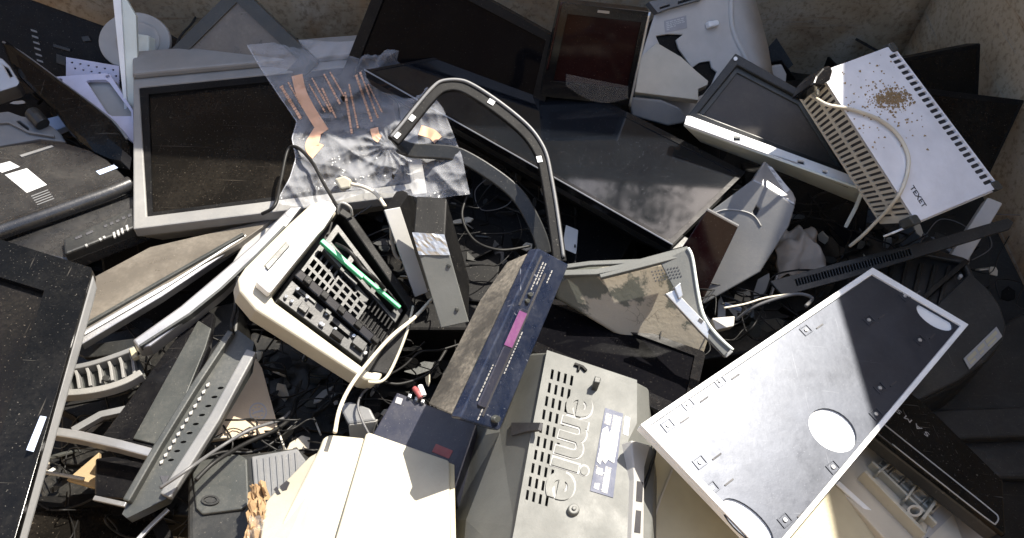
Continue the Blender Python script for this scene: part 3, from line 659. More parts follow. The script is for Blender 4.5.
# ================================================================== right bottom
f = Fr([(640, 425), (872, 268), (968, 325), (770, 561)], .138, .069, .114)
fP = f
t = thing('lined_board', 'large white panel lined with scuffed grey metallic sheet with three white oval cut-outs', 'panel', base_of(f, .014))
build('tray', MB().slab(f.X([(640, 425), (872, 268), (968, 325), (770, 561)]), f.n, -.014, -.004), white, t, .0015)
rimh = [f.X([(650, 425.5), (872, 275), (960, 326), (770, 552)])]
build('rim', MB().slab(f.X([(640, 425), (872, 268), (968, 325), (770, 561)]), f.n, -.0038, .002, rimh), white, t, .001)
ov = [f.ellx(935, 317, 21, 8.5, rot=R(33)), f.ellx(833, 430, 27, 18.5, rot=R(38)), f.ellx(748, 522, 33, 13, rot=R(42))]
det = []
build('metallic_sheet', MB().slab(f.X([(650.5, 425.5), (872, 275.5), (959.5, 326), (770, 551.5)]), f.n, -.0037, -.0006, ov), sheetm, t, .0006)
spots = [(668, 425, .5), (688, 404, .3), (720, 381, .3), (869, 320, .0), (880, 388, .1), (876, 414, .1), (833, 467, .2), (700, 462, .3), (712, 488, .3), (785, 520, .2), (920, 340, .1), (905, 296, .1), (806, 330, .1)]
uax = (f.px(700, 384)-f.px(660, 411)).normalized(); vax = f.n.cross(uax)
for i, (x, y, q) in enumerate(spots):
    p = f.px(x, y); a, b = .0075, .006
    k_ = build('clip_socket', MB().slab([p-uax*a-vax*b, p+uax*a-vax*b, p+uax*a+vax*b, p-uax*a+vax*b], f.n, -.0005, .0005, [[p-uax*a*.82-vax*b*.8, p+uax*a*.82-vax*b*.8, p+uax*a*.82+vax*b*.8, p-uax*a*.82+vax*b*.8]]), sheetm, t, .0002)
    build('stud', MB().slab([p+uax*.0028*math.cos(k*.52)+vax*.0028*math.sin(k*.52) for k in range(12)], f.n, -.0005, .0012, s1=.8), steel, k_, .0003)
    p2 = p+uax*.022-vax*.006
    build('clip_slit', MB().slab([p2-uax*.007-vax*.0009, p2+uax*.007-vax*.0009, p2+uax*.007+vax*.0009, p2-uax*.007+vax*.0009], f.n, -.0006, .0003), ink, t)


f = Fr([(926, 404), (1003, 480), (1006, 535), (868, 426)], -.01, -.0, .03)
t = thing('laptop', 'closed black laptop with small pale lettering sliding out from under the white oval panel', 'laptop', base_of(f, .02))
build('lid', MB().slab(f.X([(926, 404), (1003, 480), (1006, 535), (850, 412), (880, 370)]), f.n, -.008, 0), dustygloss, t, .002)
build('base', MB().slab(f.X([(926, 406), (1001, 480), (1003, 531), (850, 412), (880, 372)]), f.n, -.028, -.0083), dark, t, .003)
build('lid_line', MB().tube(f.X([(860, 405), (896, 434), (950, 477), (990, 509), (998, 517), (996, 523), (990, 521), (950, 490), (892, 444)], .0002), .0009, 6), lgrey, t, smooth=True)
xd = (f.px(903, 419)-f.px(928, 439)).normalized(); yd = f.n.cross(xd)
text('lettering', 'S A M S', f.px(929.5, 434.5), xd, yd, f.n, .011, lgrey, t, fit=(f.px(898, 411)-f.px(929, 437)).length)

# cream computer case under the panel
f = Fr([(640, 450), (835, 480), (905, 545), (640, 620)], .05, .02, .09)
f = Fr([(655, 455), (840, 484), (915, 560), (640, 600)], .04, .0, .04)
t = thing('computer_case', 'olive-cream computer case carrying the white oval panel, its flat lid in shade', 'computer case', base_of(f, .16))
build('lid', MB().slab(f.X([(655, 440), (838, 484), (922, 560), (920, 620), (632, 620)]), f.n, -.16, 0), creamy, t, .003)
build('edge_strip', MB().bar(f.X([(836, 483), (868, 512), (922, 561)], .0), f.n, .007, .0005, .004), white, t, .001)
mb = MB().bar(f.X([(640, 560), (660, 500), (672, 470)], 0), f.n, .002, .0005, .002)
build('seam', mb, beige, t)
cable('thin dark cable between the grey tube monitor and the cream computer case', [(634, 538, .10), (640, 500, .09), (650, 470, .08), (655, 448, .06), (652, 430, .04)], .0022, cableb)

f = Fr([(872, 440), (942, 492), (958, 560), (840, 492)], -.03, -.03, .0)
t = thing('printer_chassis', 'beige opened printer chassis full of ribs and cells beside the black laptop', 'printer', base_of(f, .08))
build('chassis', MB().slab(f.X([(850, 420), (880, 436), (945, 492), (972, 560), (905, 560), (838, 488)]), f.n, -.08, 0), beige, t, .002)
mb = MB()
ed = (f.px(935, 512)-f.px(880, 462)).normalized(); et = f.n.cross(ed)
if et.dot(f.px(880, 440)-f.px(880, 480)) < 0: et = -et
for i in range(5):
    p = f.px(876+i*11, 466+i*10); hs = [[p+ed*a+et*b for a, b in ((.002, .004), (.013, .004), (.013, .016), (.002, .016))]]
    mb.slab([p, p+ed*.015, p+ed*.015+et*.02, p+et*.02], f.n, 0, .006, hs)
build('cell_row', mb, beige, t, .0006)
mb = MB()
for (a, b, w_, h) in (((858, 478), (918, 540), .005, .018), ((868, 466), (932, 528), .004, .012), ((886, 450), (942, 500), .006, .012), ((905, 452), (873, 478), .003, .014), ((925, 470), (900, 505), .003, .014), ((940, 492), (916, 525), .004, .016)):
    mb.bar(f.X([a, b]), f.n, w_, 0, h)
build('ribs', mb, cream, t, .0008)
build('roller_boss', MB().slab(f.ellx(908, 517, 8, 6), f.n, 0, .016, [f.ellx(908, 517, 5, 3.6)]), beige, t, .001)
build('block', MB().slab(f.X([(918, 466), (930, 470), (928, 480), (916, 476)]), f.n, 0, .016), beige, t, .001)
mb = MB()
for i in range(9):
    p = f.px(864+i*7.5+random.uniform(-2, 2), 482+i*6.6+random.uniform(-4, 4)); mb.slab([p, p+ed*.007, p+ed*.007+et*.004, p+et*.004], f.n, -.0005, .0008)
build('dark_slots', mb, ink, t)
f = Fr([(938, 497), (988, 525), (978, 560), (918, 560)], -.02, -.04, -.0)
tag(build('tray_flap', MB().slab(f.X([(940, 495), (960, 503), (990, 530), (985, 562), (915, 562)]), f.n, -.012, 0), lgrey, None, .002), 'smooth pale grey flap at the bottom between the ribbed printer chassis and the black laptop', 'printer tray')

f = Fr([(920, 372), (1040, 330), (1060, 470), (930, 470)], -.16, -.17, -.15)
t = thing('television_shell', 'large dull charcoal television shell lying in shade at the right edge', 'television', base_of(f, .15))
build('casing', MB().slab(f.X([(890, 372), (1050, 300), (1075, 478), (1000, 478), (900, 430)]), f.n, -.2, 0), dark, t, .008, 3)
build('ledge', MB().slab(f.X([(925, 415), (1070, 410), (1072, 440), (940, 445)]), f.n, 0, .02), dark, t, .005, 3)
f = Fr([(990, 480), (1070, 478), (1070, 580), (985, 580)], -.16, -.18, -.12)
tag(build('dark_box', MB().slab(f.rect(0, 0, 1, 1, 0, .006), f.n, -.15, 0), blackd, None, .004), 'dusty black box in the bottom right corner of the heap', 'box')

# ================================================================== centre
# grey tube monitor, back up
t = thing('tube_monitor', 'grey tube monitor lying face down with rows of vents and raised lettering', 'monitor', P(560, 480, -.2))
f = Fr([(547, 350), (637, 380), (640, 560), (513, 535)], .085, .075, .125)
fE = f
face = f.X([(547, 350), (637, 380), (637, 423), (628, 441), (634, 470), (630, 520), (626, 562), (508, 562), (515, 525), (530, 440)])
ven = []
for i in range(10):
    for j in range(4):
        x = 551.5+j*6.5-i*2.75; y = 369+j*2.1+i*13.4
        ven.append(f.X([(x, y), (x+2.6, y+.8), (x+1.2, y+10.6), (x-1.4, y+9.8)]))
c = sum(face, V())/len(face)
build('back_face', MB().slab(face, f.n, -.004, 0, ven), khaki, t)
build('vent_lining', MB().slab(f.X([(549, 364), (578, 373), (545, 512), (521, 506)]), f.n, -.02, -.014), ink, t)
r1 = [x-f.n*.0042 for x in face]
def ringpx(pts): return [P(*p) for p in pts]
r2 = ringpx([(531, 353, .045), (648, 388, .03), (650, 425, .04), (652, 447, .05), (655, 475, .06), (652, 525, .08), (650, 575, .10), (462, 575, .05), (466, 520, .03), (500, 432, .03)])
r3 = ringpx([(505, 365, -.06), (655, 400, -.10), (660, 440, -.08), (662, 460, -.07), (664, 490, -.06), (664, 530, -.05), (664, 590, -.04), (440, 590, -.05), (450, 520, -.06), (458, 440, -.06)])
r4 = [p*.9+P(560, 480, -.05)*.1 + V((0, 0, -.16)) for p in r3]
build('body', MB().loft([r1, r2, r3, r4], cap0=False), khaki, t, .004, 3)
# recess on the shoulder: raised black slab painting in its shade
fr_ = Fr.pts(P(531, 353, .045), f.px(547, 350), f.px(530, 440), P(500, 432, .03))
build('recess_shade', MB().slab(fr_.X([(512, 423), (541, 423), (539, 430), (526, 432), (512, 436)]), fr_.n, -.003, .0012), ink, t)
# facet with dark vents at right
fv = Fr([(640, 443), (651, 446), (646, 545), (630, 545)], .085, .07, .11)
build('side_wedge', MB().slab(fv.X([(629, 441), (648, 446), (642, 468), (641, 545), (628, 562), (632, 480)]), fv.n, -.02, .004), lgrey, t, .0015)
build('side_vents', MB().slab(fv.X([(634, 482), (640, 483), (639, 503), (633, 502)]), fv.n, .004, .0046).slab(fv.X([(633, 511), (638, 512), (637, 534), (631, 533)]), fv.n, .004, .0046), ink, t)
xd = (f.px(568, 498)-f.px(592, 392)).normalized(); yd = f.n.cross(xd)
if yd.dot(f.px(600, 440)-f.px(570, 440)) < 0: yd = -yd
text('lettering_shadow', 'emie', f.px(571, 391), xd, yd, f.n, .062, grey, t, ext=.0004, w=.0005, bold=.05, fit=(f.px(553, 497)-f.px(575, 391)).length)  # wider grey copy painting in the shadow gap around the letters
text('raised_lettering', 'emie', f.px(571, 391), xd, yd, f.n, .062, khaki, t, ext=.0012, w=.0016, bold=.02, fit=(f.px(553, 497)-f.px(575, 391)).length)
# label with torn print
lbp = f.X([(605, 408), (623, 414), (613, 498), (590, 491)])
lb = build('rating_label', MB().slab(lbp, f.n, .0002, .0008), navydull2, t)
mb = MB()
L0, LU, LV = lbp[0], lbp[1]-lbp[0], lbp[3]-lbp[0]
def lq(a, b, c_, d): return [L0+LU*a+LV*b, L0+LU*c_+LV*b, L0+LU*c_+LV*d, L0+LU*a+LV*d]
rnd = random.Random(5)
for (a, b, c_, d) in ((.5, .05, .95, .24), (.1, .06, .42, .2), (.55, .68, .85, .97), (.12, .72, .45, .8), (.15, .9, .4, .96)): mb.slab(lq(a, b, c_, d), f.n, .0008, .001)
for i in range(26):
    a, b = rnd.uniform(.06, .7), rnd.uniform(.2, .95); mb.slab(lq(a, b, a+rnd.uniform(.06, .22), b+rnd.uniform(.006, .02)), f.n, .001, .0012)
build('print', mb, navydull, lb)
rnd = random.Random(4)
tl = [lq(a, b, a, b)[0] for a, b in [(.08, .27), (.3, .22), (.42, .30), (.6, .2), (.75, .16), (.92, .23), (.95, .4), (.93, .62), (.6, .60), (.5, .66), (.3, .62), (.25, .69), (.07, .66), (.1, .5), (.05, .35)]]
build('torn_paper', MB().slab(tl, f.n, .0009, .0016), paperm, lb)
sticker('small_label', t, f.X([(625, 416), (630, 418), (628, 436), (623, 434)]), f.n, paperm)
build('screw_boss', MB().slab(f.ellx(573, 511, 6.5, 6, k=20), f.n, 0, .006, s1=.85).slab(f.ellx(573, 511, 2.4, 2.2, k=12), f.n, .006, .008), khaki, t, .001)
mb = MB().bar(f.X([(574, 365), (582, 368), (586, 372)], 0), f.n, .004, 0, .004).bar(f.X([(578, 372), (579, 366)], 0), f.n, .003, 0, .004)
build('cable_hook', mb, black, t, .0008)
build('latch_tab', MB().slab(f.X([(592, 384), (598, 386), (597, 391), (591, 390)]), f.n, -.001, .018), dgrey, t, .001)

# dark blue player
ftop = Fr([(537, 249), (459, 418), (428, 404), (505, 262)], .16, .155, .125)
ff = Fr([(537, 249), (567, 265), (498, 430), (459, 418)], .162, .105, .157)
t = thing('video_player', 'dusty dark metal video player with a scratched navy front and a purple sticker', 'video player', base_of(ftop, .06))
build('metal_cover', MB().slab([ftop.A, ftop.B, ftop.px(428, 404), ftop.px(480, 300), ftop.px(507, 262)], (ff.A-ff.B).normalized(), -ff.lu, 0), dustmetal, t, .0015)
fn = build('front_panel', MB().slab(ff.rect(-.02, -.004, 1, 1.004, 0, .004), ff.n, -.012, .003), navy, t, .002)
mb = MB().slab(ff.rect(.42, .12, .47, .96), ff.n, .003, .0036).slab(ff.rect(.12, .03, .17, .35), ff.n, .003, .0036)
build('panel_seam', mb, ink, t)
build('tape_flap', MB().slab(ff.rect(.20, .36, .40, .92, 0, .003), ff.n, .003, .0055), navydull, t, .0008)
build('purple_sticker', MB().slab(ff.rect(.17, .38, .385, .585), ff.n, .0056, .0062), purple, t)
mb = MB()
for v in (.27, .31): mb.slab(ff.ell(.28, v, .06, .013, k=12), ff.n, .003, .006)
mb.slab(ff.ell(.75, .955, .10, .022, k=14), ff.n, .003, .008, s1=.8)
build('buttons', mb, dgrey, t, .0008)
rnd = random.Random(2)
for u, v0, v1 in ((.25, .06, .24), (.33, .06, .2), (.5, .48, .72), (.15, .7, .9), (.58, .08, .16), (.36, .90, .97)):
    v = v0; mb = MB()
    while v < v1:
        d = rnd.uniform(.008, .02); mb.slab(ff.rect(u, v, u+.025, v+d), ff.n, .0032, .0036); v += d+.006
    build('printed_line', mb, lgrey, fn)

# dark box below the player
f = Fr([(397, 392), (477, 424), (455, 490), (366, 445)], -.01, .0, -.0)
t = thing('disc_player', 'flat dull navy disc player with a red label, half under the cream printer', 'disc player', base_of(f, .05))
build('body', MB().slab(f.rect(0, 0, 1, 1), f.n, -.06, 0), navydull, t, .002)
build('red_label', MB().slab(f.X([(436, 444), (453, 451), (449, 459), (432, 452)]), f.n, .0002, .0008), redst, t)
build('small_label', MB().slab(f.X([(397, 397), (403, 399), (401, 405), (395, 403)]), f.n, .0002, .0008), greyink, t)
build('back_sockets', MB().slab(f.X([(409, 395.5), (412, 396.5), (411, 400), (408, 399)]), f.n, -.002, .006).slab(f.X([(416, 398.5), (419, 399.7), (418, 403), (415, 402)]), f.n, -.002, .006).slab(f.X([(422, 401), (425, 402), (424, 405), (421, 404.4)]), f.n, -.002, .006), steel, t, .0008)

# cream printer at the bottom
f = Fr([(367, 433), (455, 464), (457, 560), (335, 560)], .055, .035, .10)
t = thing('cream_printer', 'cream plastic printer with a rounded hood and flat sunlit lid at the bottom edge', 'printer', base_of(f, .14))
build('flat_lid', MB().slab(f.X([(366, 433), (370, 432), (449, 460), (450, 464), (451, 575), (325, 575)]), f.n, -.05, 0), cream, t, .004, 3)
build('lid_edge', MB().slab(f.X([(449.5, 461), (455, 463), (457.5, 575), (451.5, 575)]), f.n, -.05, -.003), creamy, t, .001)
f2 = Fr([(326, 434), (366, 437), (335, 560), (270, 545)], .062, .05, .10)
hq = f2.X([(320, 446), (323, 437), (330, 433.5), (366, 437), (336, 575), (268, 575), (282, 522)])
build('hood', MB().slab(hq, f2.n, -.09, 0), cream, t, .018, 6)
f3 = Fr([(312, 455), (322, 452), (285, 530), (264, 503)], .042, .047, .056)
build('side_step', MB().slab(f3.X([(309, 456), (324, 448), (320, 470), (282, 560), (256, 560), (264, 502)]), f3.n, -.09, 0), cream, t, .004, 3)
mk = MB().slab(f3.X([(274, 490), (277, 487), (281, 494), (278, 495)]), f3.n, .0003, .001).slab(f3.X([(280, 487), (287, 481), (290, 483), (287, 490), (283, 491)]), f3.n, .0003, .001)
build('moulded_mark', mk, ink, t)
build('body', MB().slab(f.X([(345, 452), (452, 470), (454, 580), (300, 580)]), f.n, -.16, -.0505), creamy, t, .003)
mb = MB()
for i in range(8): mb.slab(f.X([(375+i*2.2, 439+i*.72), (376.1+i*2.2, 439.4+i*.72), (375.3+i*2.2, 445+i*.72), (374.2+i*2.2, 444.6+i*.72)]), f.n, -.001, .0006)
build('vent_marks', mb, greyink, t)
build('seam', MB().bar(f.X([(371, 436), (352, 500), (331, 575)], .0), f.n, .0022, -.0005, .0006), creamy, t)
build('hood_seam', MB().bar(f2.X([(352, 440), (322, 520), (304, 575)], .0), f2.n, .0018, -.0005, .0006), creamy, t)

# opened printer with green bar
f = Fr([(338, 212), (410, 308), (372, 372), (272, 298)], .10, .03, .11)
fO = f
t = thing('open_printer', 'opened printer with a cream shell, black ribbed insides and a bright green bar', 'printer', base_of(f, .12))
out = [(238, 278), (246, 266), (290, 222), (312, 202), (320, 199), (330, 203), (338, 211), (272, 294), (276, 301), (372, 372), (386, 355), (390, 362), (380, 381), (366, 379), (256, 309), (240, 290)]
out2 = [(338, 212), (343, 206), (354, 214), (418, 306), (408, 336), (388, 374), (372, 371), (409, 308), (346, 217)]
build('shell', MB().slab(f.X(out), f.n, -.045, -.004,), cream, t, .004, 3)
build('black_frame', MB().slab(f.X(out2), f.n, -.07, -.003), black, t, .002)
build('white_cover', MB().slab(f.X([(318, 203), (330, 206), (335, 212), (322, 232), (316, 238), (268, 297), (255, 286), (258, 278), (300, 226)]), f.n, -.004, .012), white, t, .003, 3)
build('grey_latch', MB().slab(f.X([(262, 270), (284, 246), (288, 250), (266, 275)]), f.n, .012, .015), dgrey, t, .001)
build('floor', MB().slab(f.X([(334, 212), (348, 214), (412, 308), (374, 374), (272, 302)]), f.n, -.05, -.03), black, t)
ux = (f.px(372, 278)-f.px(315, 240)); 
def op(a, b, w=0):   # a along the long way (left edge > right end), b across (top > bottom)
    A_, B_, C_, D_ = (338, 214), (408, 308), (372, 368), (276, 297)
    x = A_[0]*(1-a)*(1-b)+B_[0]*a*(1-b)+C_[0]*a*b+D_[0]*(1-a)*b; y = A_[1]*(1-a)*(1-b)+B_[1]*a*(1-b)+C_[1]*a*b+D_[1]*(1-a)*b
    return f.px(x, y, w)
def oq(a0, b0, a1, b1): return [op(a0, b0), op(a1, b0), op(a1, b1), op(a0, b1)]
mb = MB()
hs = []
for i in range(9):
    for j in range(3): hs.append(oq(.06+i*.06, .33+j*.105, .06+i*.06+.042, .33+j*.105+.075))
build('ribbed_tray', MB().slab(oq(.03, .28, .66, .66), f.n, -.03, -.012, hs), dark, t, .0006)
hs = [oq(.34+i*.085, .42+j*.075, .34+i*.085+.058, .42+j*.075+.05) for i in range(4) for j in range(3)]
build('cell_grid', MB().slab(oq(.32, .40, .68, .65), f.n, -.011, -.004, hs), dark, t, .0005)
build('side_tray', MB().slab(oq(.02, .76, .9, .985), f.n, -.03, -.006, [oq(.1, .82, .16, .86), oq(.5, .82, .7, .86), oq(.3, .9, .34, .95)]), dark, t, .001)
for a0, b0, a1, b1 in ((.08, .3, .3, .34), (.34, .3, .5, .345), (.12, .77, .3, .80), (.4, .77, .46, .81), (.74, .78, .86, .9), (.2, .87, .28, .95), (.55, .9, .66, .97), (.75, .05, .92, .08)):
    build('moulded_block', MB().slab(oq(a0, b0, a1, b1), f.n, -.012, random.uniform(-.004, .004)), random.choice((dark, dgrey, black)), t, .0008)
build('carriage_rail', MB().bar([op(.02, .7, -.004), op(.9, .7, -.004)], f.n, .014, -.02, .006), gloss, t, .002)
mb = MB()
for i in range(5): mb.slab(oq(.1+i*.19, .67, .1+i*.19+.07, .74), f.n, .004, .012)
build('rail_clips', mb, black, t, .001)
build('upper_tray', MB().slab(oq(.04, .03, .98, .24), f.n, -.03, -.010, [oq(.1, .08, .3, .19), oq(.36, .08, .62, .19), oq(.68, .08, .9, .19)]), dark, t, .001)
mb = MB()
for i in range(14): mb.bar([op(.7+(i % 7)*.04, .3+(i//7)*.2, -.016), op(.7+(i % 7)*.04, .45+(i//7)*.2, -.016)], f.n, .0025, -.004, .004)
build('end_ribs', mb, black, t, .0004)
mb = MB()
rnd = random.Random(11)
for i in range(16):
    a, b = rnd.uniform(.05, .9), rnd.choice((.8, .88, .93)); mb.slab([op(a, b)+V((math.cos(k)*.0028, math.sin(k)*.0028, 0)) for k in range(6)], f.n, -.006, -.001)
build('screws', mb, steel, t, .0004)
build('shell_edge', MB().tube(f.X([(413, 306), (406, 334), (392, 368), (382, 381), (368, 382)], -.004), .0022, 8), cream, t, smooth=True)
build('green_bar', MB().bar(f.X([(321, 241), (363, 278)], .004), f.n, .007, -.004, .004).bar(f.X([(358, 272), (380, 291), (400, 308)], .003), f.n, .005, -.004, .003), greenp, t, .0012)
cable('black cable looped over the inside of the opened printer', [(336, 244, .10), (350, 252, .105), (362, 268, .09), (372, 276, .085), (384, 288, .06)], .003, cableb)
build('wire_handle', MB().tube([f.px(338, 214, .0), f.px(341, 203, .015), f.px(350, 207, .015), f.px(352, 216, .0)], .002, 6), lgrey, t, smooth=True)

# two upright metal boxes
f = Fr([(384, 210), (400, 207), (428, 292), (415, 297)], .09, .085, .01)
t = thing('thin_drive', 'thin upright grey metal drive beside the plastic bag', 'drive', base_of(f, .08))
build('front_plate', MB().slab(f.rect(0, 0, 1, 1), f.n, -.004, .001), lgrey, t, .001)
bx = V((.01, .09, -.05))
build('body', MB().slab([f.A-f.n*.004, f.B-f.n*.004, f.C-f.n*.004, f.D-f.n*.004], (bx-f.n*bx.dot(f.n)*0).normalized(), 0, .08), black, t, .001)
f = Fr([(413, 235), (445, 237), (469, 322), (441, 328)], .115, .11, .03)
t = thing('power_box', 'upright beige-grey metal box with two screws and a torn silver top strip', 'metal box', base_of(f, .1))
build('front_plate', MB().slab(f.rect(0, 0, 1, 1), f.n, -.004, .001), khaki, t, .0012)
ax = V((.0, .9, .1)).normalized()
build('body', MB().slab([f.A-f.n*.005, f.B-f.n*.005, f.C-f.n*.005, f.D-f.n*.005], ax, 0, .065), black, t, .002)
mb = MB(); vs = []
for j in range(7):
    for i in range(11): vs.append(f.at(i/10, -.03+j*.04, .002+.004*abs(noise.noise(V((i*.9, j*.8, 3))))))
mb.add(vs, [(j*11+i, j*11+i+1, (j+1)*11+i+1, (j+1)*11+i) for j in range(6) for i in range(10)])
so_ = build('torn_foil', mb, steel, t); md = so_.modifiers.new('solid', 'SOLIDIFY'); md.thickness = .001
for u, v in ((.86, .33), (.72, .83)): build('screw', MB().slab(f.ell(u, v, .07, .024, k=14), f.n, .001, .0035, s1=.8), dgrey, t, .0005)

# bezel loop
f = Fr([(393, 140), (454, 80), (560, 262), (480, 262)], .145, .165, .07)
lp = [(393, 141), (404, 128), (420, 108), (434, 92), (444, 86), (456, 85), (470, 90), (492, 104), (513, 120), (528, 134), (538, 148), (544, 162), (548, 182), (552, 205), (556, 232), (560, 262)]
t = thing('bezel_loop', 'dark plastic bezel loop with small white tabs arching over the front of the big television', 'bezel', base_of(f, .01))
pp = f.X(lp)
build('outer_arm', MB().bar(pp, f.n, .020, -.006, .002, smooth=4), black, t, .0018)
build('outer_lip', MB().tube([p+f.n*.003 for p in f.X([(x+(3 if i > 4 else -2), y-(4 if i > 3 else 3)) for i, (x, y) in enumerate(lp)])], .0026, 8), grey, t, smooth=True)
f2 = Fr([(400, 148), (454, 148), (545, 252), (470, 220)], .10, .10, .04)
lp2 = [(398, 145), (412, 150), (432, 151), (454, 153), (470, 160), (488, 171), (506, 184), (520, 198), (531, 216), (540, 236), (545, 254)]
build('inner_arm', MB().bar(f2.X(lp2), f2.n, .022, -.012, .0, smooth=4), dark, t, .002)
build('joint', MB().bar([f.px(393, 141), (f.px(395, 146)+f2.px(398, 146))/2, f2.px(404, 148)], f.n, .022, -.006, .0), dark, t, .002)
mb = MB()
for x, y, a in ((412, 119, -48), (397, 136, -48), (491, 103, 30), (539, 160, 75)):
    p = f.px(x, y); d = (f.px(x+math.cos(R(a)), y+math.sin(R(a)))-p).normalized(); s_ = f.n.cross(d)
    mb.slab([p-d*.005-s_*.004, p+d*.005-s_*.004, p+d*.005+s_*.004, p-d*.005+s_*.004], f.n, .002, .0035)
build('white_tabs', mb, white, t, .0004)

# grey monitor back right of centre
f = Fr([(745, 178), (795, 205), (704, 303), (660, 265)], .06, .05, -.04)
t = thing('silver_monitor_back', 'smooth mid-grey monitor back with a square hole and a paper label on its corner facet', 'monitor', base_of(f, .08))
mainp = f.X([(752, 180), (766, 186), (783, 197), (795, 206), (789, 226), (760, 272), (704, 304), (660, 280), (690, 238), (712, 210)])
build('housing', MB().slab(mainp, f.n, -.09, 0, [f.X([(756, 206), (759.5, 209), (756, 216), (752.5, 212)])]), grey, t, .005, 3)
build('hole_lining', MB().slab(f.X([(755, 204), (761, 209), (757, 218), (751, 212)]), f.n, -.089, -.012), ink, t)
ffa = Fr([(763, 161), (795, 198), (793, 206), (750, 181)], .055, .045, .058)
build('corner_facet', MB().slab(ffa.X([(764, 161), (769, 165), (793, 193), (796, 200), (795, 206), (752, 181)]), ffa.n, -.03, .002), silver, t, .003)
sticker('paper_label', t, ffa.X([(767, 167), (771, 168), (789, 191), (785, 194)]), ffa.n, paperm, .0028, 4, barm=greyink)
build('arc_groove', MB().tube(f.X([(708, 216), (724, 210), (742, 211), (754, 216), (761, 226)], .0004), .0012, 6), lgrey, t, smooth=True)
f = Fr([(706, 209), (738, 227), (704, 300), (668, 270)], .065, .055, -.02)
t = thing('red_screen', 'black and dark red dusty glass panel in front of the mid-grey monitor back', 'screen', base_of(f, .012))
build('glass', MB().slab(f.X([(707, 210), (738, 227), (702, 302), (672, 262), (690, 236)]), f.n, -.008, 0), redgl, t, .001)
build('edge', MB().bar(f.X([(707, 209.5), (738.5, 226.5)]), f.n, .003, -.008, .002), silver, t, .0005)

# mud caked printer cover
f = Fr([(560, 275), (690, 262), (712, 350), (560, 320)], .07, .07, .02)
t = thing('muddy_cover', 'grey printer cover caked with cracked beige mud, its white metal hinge torn open', 'printer cover', base_of(f, .04))
o = [(556, 282), (566, 276), (600, 270), (668, 262), (690, 266), (694, 290), (712, 330), (700, 368), (660, 354), (615, 334), (575, 310), (556, 299)]
build('cover', MB().slab(f.X(o), f.n, -.03, 0), mud, t, .005, 3)
f2 = Fr([(560, 268), (688, 247), (688, 262), (566, 284)], .075, .10, .075)
build('bent_edge', MB().bar(f2.X([(560, 268), (590, 264), (640, 262), (688, 249)]), f2.n, .007, -.003, .003).bar(f2.X([(564, 274), (596, 273), (622, 268), (684, 252)], 0.0), f2.n, .009, -.004, .004).bar(f2.X([(600, 277), (636, 268), (682, 256)], .002), f2.n, .006, -.004, .003), khaki, t, .001)
f3 = Fr([(674, 250), (692, 248), (732, 352), (700, 350)], .105, .11, .06)
build('side_flap', MB().slab(f3.X([(660, 262), (688, 248), (692, 256), (700, 300), (708, 322), (732, 348), (724, 356), (700, 330), (680, 300)]), f3.n, -.006, 0), khaki, t, .001)
build('side_flap_edge', MB().tube(f3.X([(688, 248), (692.5, 258), (698, 292), (704, 316), (716, 334), (733, 350)], .001), .0022, 8), greenwhite, t, smooth=True)
mb = MB()
for i in range(9):
    for j in range(4): mb.slab(f3.ellx(652+i*3.2+j*1.2, 272+j*3-i*.6, .9, .8, k=6), f3.n, -.001, .001)
build('perforations', mb, ink, t)
f4 = Fr([(666, 296), (674, 291), (720, 342), (708, 348)], .095, .097, .06)
build('hinge_strip', MB().slab(f4.X([(665, 294), (674, 290), (682, 298), (722, 340), (733, 352), (726, 358), (700, 332)]), f4.n, -.006, .002).slab(f4.X([(673, 288), (679, 283), (682, 296), (678, 300)]), f4.n, -.004, .006), steel, t, .0012)
build('hinge_holes', MB().slab(f4.X([(699, 318), (703, 321), (701, 324), (697, 321)]), f4.n, .002, .0026).slab(f4.X([(709, 329), (712, 332), (710, 335), (707, 332)]), f4.n, .002, .0026), ink, t)

f = Fr([(540, 300), (640, 335), (700, 400), (560, 380)], -.01, -.02, .0)
flat_screen('black_television', 'glossy black flat television under the mud-caked cover and above the grey tube monitor', 'television', Fr([(530, 290), (706, 352), (690, 425), (520, 345)], .0, -.01, .03), .04, (.014, .012, .014, .02), gloss, leanscr)
f = Fr([(470, 165), (640, 225), (600, 300), (480, 290)], -.10, -.10, -.12)
tag(build('black_case', MB().slab(f.rect(0, 0, 1, 1, 0, .01), f.n, -.12, 0), black, None, .004), 'plain black case under the front edge of the big television', 'case')
f = Fr([(566, 225), (578, 230), (576, 254), (562, 248)], -.04, -.04, -.06)
tag(build('paper_tag', MB().slab(f.rect(0, 0, 1, 1, 0, .001), f.n, -.002, 0), paperm, None), 'small white paper tag in the shadow under the big television', 'paper tag')
# ================================================================== left
f = Fr([(-110, 205), (93, 268), (0, 590), (-235, 520)], .16, .13, .18)
t = flat_screen('dusty_monitor', 'large black glossy monitor covered in dust specks, cut by the left edge of the photo', 'monitor', f, .05, (.05, .06, .055, .06), dustygloss, screen, dgrey, depth=.010)
fs = Fr([(93, 270), (98, 290), (22, 560), (5, 560)], .128, .115, .15)
build('side_wall', MB().slab(fs.X([(93.5, 272), (98, 288), (94, 305), (20, 570), (1, 590)]), fs.n, -.03, .0), grey, t, .003)
sticker('side_sticker', t, fs.X([(40, 416), (46, 417), (33, 452), (26, 450)]), fs.n, bluelab, .0008, 6, barm=greyink)

